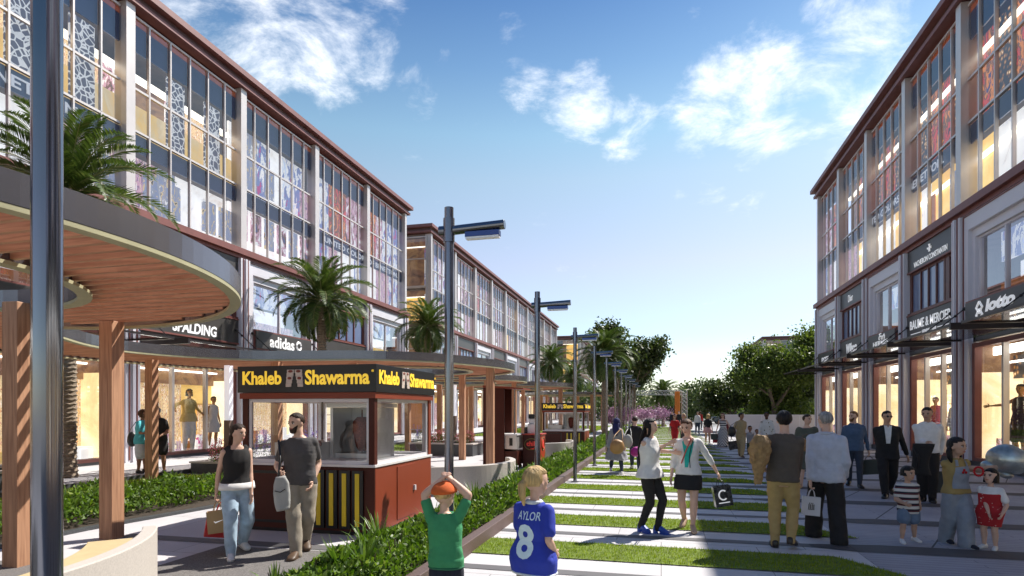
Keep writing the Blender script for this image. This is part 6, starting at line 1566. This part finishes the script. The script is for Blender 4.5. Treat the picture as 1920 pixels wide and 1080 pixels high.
# ---- couple by the shop windows
P26 = person('woman with curly brown hair in turquoise shirt and white shorts', 1.68, ((271, 886, 0), (259, 888, 0)), 58, (('px', 284, 826, .1), ('px', 283, 812, -.14)), (18, 0), 'f', 1.06, 'brown', ('bob', 'chest', dict(curl=True, vol=1.18, drop=.9)), (c_cyn, dict(sleeve='short', hem=.46, loose=1.25, sl=1.25)), ('shorts', c_pwt, dict(to=.98, loose=1.25)), (s_blk, {}), z0=.12, sun=True)
P27 = person('grey-haired man in black t-shirt and black shorts', 1.76, ((308, 888, 0), (292, 887, 0)), -34, (('px', 301, 817, -.28), ('px', 292, 816, -.20)), (-20, -12), 'm', 1.06, 'brown', ('crop', 'grey', dict(vol=1.04)), (c_blk, dict(sleeve='short', hem=.49, loose=1.12)), ('shorts', c_blk, dict(to=.8, loose=1.2)), (s_blk, {}), z0=.12, sun=True)
# ---- tiny people at the far end
for i, (lb, x, y, fc, tc, bc, hr, sx_) in enumerate((('distant woman in white top beside the orange pylon', 2.6, 46, 10, c_wht, c_dkj, 'black', 'f'), ('distant person in navy by the truss gate', .9, 52, -10, c_nvy, c_nvy, 'brown', 'm'), ('distant man in dark clothes under the gate', 1.6, 57, 0, c_blk, c_dkj, 'black', 'm'), ('distant woman in red top near the striped path end', 3.3, 54, 170, c_red, c_dkj, 'chest', 'f'))):
    person(lb, 1.68, ((0, 0, 0, .1), (0, 0, .02, -.12)), fc, sex=sx_, hair=('short' if sx_ == 'm' else 'bob', hr), top=(tc, dict(sleeve='long')), bottom=('trousers', bc, {}), shoes=(s_blk, {}), dd=(x, y))

# ---- shop window figures
SK['plaster'] = skin_mat('amber_plaster', (.50, .26, .10))
def mannequin(lb, x, y, H, fc, **k): return person(lb, H, ((0, 0, 0, .04), (0, 0, 0, -.03)), fc, dd=(x, y), z0=.33, name='mannequin', cat='mannequin', skin='plaster', **k)
c_gold = cloth('pale_gold', (.62, .48, .18))
mannequin('tall window figure in pale gold jacket and white trousers behind the turquoise-shirt couple', -16.95, 18.3, 2.25, 25, hands=(('loc', -.20, .02, .60), ('loc', .22, .02, .66)), sex='f', hair=('bob', 'black', {}), top=(c_gold, dict(sleeve='long', hem=.46, loose=1.2, flare=1.15)), bottom=('trousers', c_wht, dict(loose=1.2)))
mannequin('window figure in white dress beside the gold-jacket figure', -16.95, 19.5, 2.0, 30, sex='f', hair=('bun', 'black'), top=(c_wht, dict(sleeve='none', hem=.5)), bottom=('skirt', c_wht, dict(hem=.3, flare=1.3)))
mannequin('window figure in bright red dress behind the man in black suit', 9.78, 24.9, 1.95, -20, sex='f', hair=('bun', 'black'), top=(c_red, dict(sleeve='none', hem=.5)), bottom=('skirt', c_red, dict(hem=.12, flare=1.5)))
mannequin('window figure in white beside the red dress figure', 9.78, 23.3, 1.9, -20, sex='f', hair=('bun', 'brown'), top=(c_wht, dict(sleeve='long', hem=.4)), bottom=('trousers', c_wht, {}))
mannequin('orange-lit athlete figure in black kit behind the silver balloon', 9.78, 19.6, 2.2, -30, hands=(('loc', -.30, .10, .78), ('loc', .32, .05, .72)), sex='f', hair=('crop', 'black'), top=(c_blk, dict(sleeve='none', hem=.52)), bottom=('shorts', c_blk, dict(to=.95)))
mannequin('window figure in dark coat near the far corner of the shaded building', 9.78, 32.5, 1.85, -20, sex='m', hair=('crop', 'black'), top=(c_dkj, dict(sleeve='long', hem=.4)), bottom=('trousers', c_bei, {}))

# ------------------------------------------------------------------ carried things
def grip(P, i):
    wr, d, inn, tt, hs = P['pal'][i]; q = wr+d*hs*.62+inn*hs*.10
    return P['Minv'].inverted() @ q
def view_rz(x, y): return math.atan2(y, x)-math.pi/2
def paper_bag(label, at_, w_, h_, d_, mat, drop=.16, rz=0, tilt=0, logo=None, hmat=None, name='shopping_bag', gap=None):
    t = thing(name, label, 'bag', (at_.x, at_.y, at_.z), view_rz(at_.x, at_.y)+rz); t.rotation_euler.y = tilt
    b = MB(); z1 = -drop; z0 = z1-h_
    o = [(-w_/2, -d_/2), (w_/2, -d_/2), (w_/2, d_/2), (-w_/2, d_/2)]; i_ = [(x*.97, y*.94) for x, y in o]
    b.ring(o, i_, z0, z1); b.box(-w_/2*.96, w_/2*.96, -d_/2*.93, d_/2*.93, z0+.004, z0+.012)
    # creased sides
    b.build('bag_body', mat, t)
    for s in (-1, 1):
        hb = MB(); hb.tube([(-w_*.2, s*d_/2*.9, z1-.03), (-w_*.19, s*d_/2*.9, z1), (-w_*.12, s*d_*.3, z1+drop*.6), (0, s*.008, -.005), (w_*.12, s*d_*.3, z1+drop*.6), (w_*.19, s*d_/2*.9, z1), (w_*.2, s*d_/2*.9, z1-.03)], .0045, 6); hb.build('bag_handle', hmat or mat, t)
    if logo: logo(t, -d_/2, (z0+z1)/2, w_, h_)
    return t
def slouch_bag(label, at_, rx, ry, rz_, mat, seed=0, strap_to=None, name='shoulder_bag', squash=.0):
    t = thing(name, label, 'bag', at_, view_rz(at_.x, at_.y)); b = MB(); b.ball((0, 0, 0), (rx, ry, rz_), 22, 16)
    b.v = [(x*(1+.25*max(0, -z/rz_))*(1+.10*noise.noise((x*9, z*9, seed))), y*(1+.15*noise.noise((x*8, y*8, z*8+seed))), z*(.8 if z > 0 else 1)+.02*noise.noise((x*12, seed, z*12))) for x, y, z in b.v]
    b.build('bag_body', mat, t, True)
    if strap_to is not None:
        s = Vector(strap_to)-Vector(at_); s = Matrix.Rotation(-t.rotation_euler.z, 3, 'Z') @ s
        for dx in (-1, 1):
            h = MB(); h.tube([(dx*rx*.75, 0, rz_*.45), (dx*rx*.55+s.x*.4, s.y*.5, rz_*.5+(s.z-rz_*.5)*.5), (s.x+dx*.015, s.y, s.z)], .010, 6); h.build('strap', mat, t, True)
    return t
def satchel(label, at_, w_, h_, d_, mat, strap_to, name='satchel'):
    t = thing(name, label, 'bag', at_, view_rz(at_.x, at_.y)); t.rotation_euler.y = R(-8); b = MB(); rs = []
    for q in np.linspace(0, 1, 16):
        z = -h_/2+h_*q; f = (1-.25*(1-q)**3-.45*q**4); rs.append([Vector((p.x*(1+.08*noise.noise((p.x*20, z*14, 1))), p.y*(1+.25*noise.noise((p.x*16, z*16, 4))), p.z)) for p in ell((.03*q, 0, z), w_/2*f, d_/2*(1-.55*q), 22, None, 3.6)])
    b.rings(rs); b.build('bag_body', mat, t, True)
    s = Vector(strap_to)-Vector(at_); s = Matrix.Rotation(-t.rotation_euler.z, 3, 'Z') @ s
    h = MB(); h.tube([(.0, .0, h_*.42), (s.x*.5+.02, s.y*.5, h_*.45+(s.z-h_*.45)*.5), (s.x, s.y, s.z)], .014, 6); h.build('strap', k_blk, t, True)
    f = MB(); f.tube([(-w_*.3, -d_*.42, h_*.12), (0, -d_*.46, h_*.05), (w_*.3, -d_*.40, h_*.12)], .006, 5); f.build('zip', k_blk, t)
    return t
k_kraft = M('kraft_paper', (.44, .29, .14), .7, var=.08, scale=6, bump=.1, bscale=20); k_red = M('red_paper', (.55, .02, .025), .5, var=.05); k_blk = M('black_paper', (.014, .014, .015), .35); k_wht = M('white_paper', (.66, .65, .68), .5, var=.03); k_dgr = M('dark_green_paper', (.045, .055, .048), .5); k_tan = M('tan_leather', (.36, .20, .075), .5, var=.15); k_can = M('grey_canvas', (.38, .38, .37), .8, bump=.2); k_mag = M('magenta_nylon', (.36, .012, .22), .5); k_bag = M('patterned_vinyl', (.05, .05, .052), .2, var=.9, scale=22)
def tick(t, y, z, w_, h_):
    b = MB(); b.tube([(-.045, y-.003, z+.015), (-.03, y-.003, z-.002), (.055, y-.003, z+.022)], [.004, .009, .002], 5); b.build('logo', m_white, t)
def crest(t, y, z, w_, h_):
    b = MB()
    for i in range(4): b.box(-.035+i*.02, -.023+i*.02, y-.003, y-.0005, z-.035, z+.03)
    for i in range(3): b.box(-.028+i*.02, -.018+i*.02, y-.003, y-.0005, z+.033, z+.05)
    b.box(-.04, .042, y-.003, y-.0005, z-.045, z-.038); b.build('logo', M('dark_print', (.06, .05, .04), .6), t)
g1 = grip(P1, 1)
paper_bag('brown kraft paper bag with a white tick, hanging in front of the red bag', g1, .25, .27, .11, k_kraft, .13, R(-8), R(-5), tick)
paper_bag('red paper bag hanging behind the brown kraft bag', g1+Vector((-.02, .13, -.01)), .29, .30, .10, k_red, .17, R(4), R(9))
g2 = ray(526, 925, 7.05); satchel('grey canvas satchel hanging at the bearded man\'s side', g2, .20, .40, .13, k_can, P2['Minv'].inverted() @ (P2['arms'][1][0]+Vector((-.02, .03, .03))))
g5 = ray(1157, 836, 15.9); slouch_bag('tan leather shoulder bag of the woman in the blue headscarf', g5, .19, .13, .22, k_tan, 5, P5['Minv'].inverted() @ (P5['arms'][1][0]+Vector((0, -.06, .03))))
g6 = ray(1177, 826, 16.2); slouch_bag('grey canvas tote of the person in the black jacket', g6, .13, .09, .20, k_can, 6, P6['Minv'].inverted() @ (P6['arms'][0][0]+Vector((0, -.05, .03))))
g6b = ray(1195, 846, 16.1); slouch_bag('magenta hip pack worn by the person in the black jacket', g6b, .18, .11, .15, k_mag, 7, ray(1206, 836, 16.3), 'hip_pack')
def cee(t, y, z, w_, h_):
    b = MB(); b.tube([(.06*math.cos(R(a)), y-.003, z+.02+.07*math.sin(R(a))) for a in range(50, 320, 20)], .012, 5); b.box(-.08, .08, y-.004, y-.001, z-.10, z-.085); b.build('logo', m_white, t)
paper_bag('glossy black shopping bag in the hand of the laughing woman', grip(P8, 0), .25, .30, .13, k_bag, .12, R(14), R(-10), cee, k_blk)
paper_bag('red shopping bag beside the striped dress', grip(P12, 1)+Vector((.02, .05, 0)), .34, .34, .12, k_red, .15, R(10))
paper_bag('grey shopping bag in front of the red one beside the striped dress', grip(P12, 1)+Vector((-.10, -.10, .06)), .30, .28, .10, k_dgr, .12, R(-12))
slouch_bag('red brown handbag on the arm of the striped-dress woman', ray(1363, 803, 29.2), .20, .12, .26, M('red_leather', (.20, .025, .02), .4), 8, ray(1358, 789, 29.2))
gb = grip(P13, 1); slouch_bag('black shoulder bag of the woman in beige', ray(1372, 808, 22.0), .14, .10, .22, k_blk, 9, P13['Minv'].inverted() @ (P13['arms'][1][0]+Vector((0, 0, .03))))
paper_bag('black and white shopping bag held by the woman in beige', gb, .30, .32, .12, k_bag, .10, R(10), R(-12))
gp = ray(1424, 858, 7.55); t = thing('paper_bundle', 'crumpled brown paper bundle in the arm of the sweater man', 'parcel', gp, view_rz(gp.x, gp.y))
b = MB(); b.rings([[Vector((p.x*(1+.34*noise.noise((p.x*22, p.y*22, z*13))), p.y*(1+.34*noise.noise((p.y*20, p.x*22, z*11+5))), z+.035*noise.noise((p.x*25, p.y*25, z*9)))) for p in ell((.05*z, 0, z), r_, r_*.85, 30)] for z, r_ in zip(np.linspace(-.34, .27, 26), np.interp(np.linspace(-.34, .27, 26), [-.34, -.22, -.08, .08, .2, .27], [.045, .055, .10, .125, .115, .075]))]); b.build('wrapping', M('crumpled_paper', (.30, .19, .085), .75, var=.25, scale=18, bump=.6, bscale=28), t)
gk = ray(1512, 834, 13.1); t = thing('basket_bag', 'brown basket bag held in front of the olive dress', 'bag', gk, view_rz(gk.x, gk.y)); b = MB(); b.rings([ell((0, 0, z), .17*f, .09*f, 20) for z, f in ((-.14, .85), (-.10, .97), (.02, 1), (.12, .92))]); b.build('bag_body', M('woven_tan', (.30, .16, .06), .7, var=.4, scale=40, bump=.4), t, True)
for s in (-1, 1): h = MB(); h.tube([(-.09, s*.05, .11), (-.07, s*.03, .20), (0, s*.01, .24), (.07, s*.03, .20), (.09, s*.05, .11)], .010, 6); h.build('bag_handle', s_brn, t, True)
paper_bag('white paper bag with small dark crest held by the grey-haired man', grip(P19, 0), .225, .25, .09, k_wht, .12, R(6), R(3), crest)
paper_bag('dark green paper bag with brown lining in the hand of the man in denim shirt', grip(P20, 0), .44, .34, .14, k_dgr, .10, R(-8), R(-7))
def mark(t, y, z, w_, h_):
    b = MB(); b.tube([(.04*math.cos(R(a))-.12, y-.003, z+.07+.04*math.sin(R(a))) for a in range(0, 361, 30)], .008, 5); b.build('logo', M('dim_print', (.25, .25, .26), .5), t)
paper_bag('large black shopping bag with faint mark held by the man carrying a jacket', grip(P22, 0), .42, .40, .14, k_blk, .22, R(8), R(-4), mark)
gj = ray(1729, 848, 10.9); t = thing('folded_jacket', 'dark jacket draped over the arm of the man in white shirt', 'jacket', gj, view_rz(gj.x, gj.y)); b = MB(); b.rings([ell((.03*math.sin(z*6), 0, z), .15+.02*math.sin(z*9), .06, 20) for z in np.linspace(-.42, .16, 14)]); o = b.build('cloth', c_blk, t, True)
b = MB(); b.tube([(-.13, -.04, .10), (-.05, -.075, -.1), (-.08, -.07, -.3)], .02, 6); b.build('lapel', c_blk, t, True)
slouch_bag('black shoulder bag of the woman in turquoise', ray(248, 822, 16.6), .12, .10, .24, k_blk, 12, P26['Minv'].inverted() @ (P26['arms'][1][0]+Vector((0, -.05, .03))))
# silver balloon and red ring
m_foil = M('silver_foil', (.42, .45, .43), .32, metal=.6, var=.5, scale=5, bump=.5, bscale=7)
gl_ = ray(1890, 862, 7.9); t = thing('foil_balloon', 'crumpled silver foil balloon beside the small girl in red', 'balloon', gl_, view_rz(gl_.x, gl_.y)); t.rotation_euler.y = R(12)
b = MB(); b.ball((0, 0, 0), (.24, .15, .20), 36, 24); b.v = [(x*(1+.06*noise.noise((x*8, z*8, 2))), y*(1-.25*abs(math.sin(math.atan2(z, x)*9))*(min(1, math.hypot(x, z)/.2))**2), z*(1+.07*noise.noise((x*7, z*7, 9)))) for x, y, z in b.v]; b.build('balloon_body', m_foil, t, True)
b = MB(); b.ball((-.17, -.03, -.13), (.10, .06, .07), 16, 10); b.ball((.02, -.02, -.20), (.08, .05, .05), 12, 8); b.build('balloon_fin', m_foil, t, True)
b = MB(); b.tube([(-.12, 0, -.2), (-.2, -.02, -.22), (-.27, -.02, -.16)], .003, 5); b.build('string', k_wht, t)
gr_ = ray(1835, 884, 7.45); t = thing('toy_ring', 'red beaded ring in the hands of the girl in dungarees', 'toy', gr_, view_rz(gr_.x, gr_.y)); b = MB()
for a in range(0, 360, 24): b.ball((.045*math.cos(R(a)), 0, .055*math.sin(R(a))), .014, 8, 6)
b.build('beads', c_red, t, True); b = MB(); b.tube([(.045*math.cos(R(a)), 0, .055*math.sin(R(a))) for a in range(0, 361, 24)], .005, 5); b.build('hoop', c_red, t, True)
bpy.data.scenes.remove(TMP)
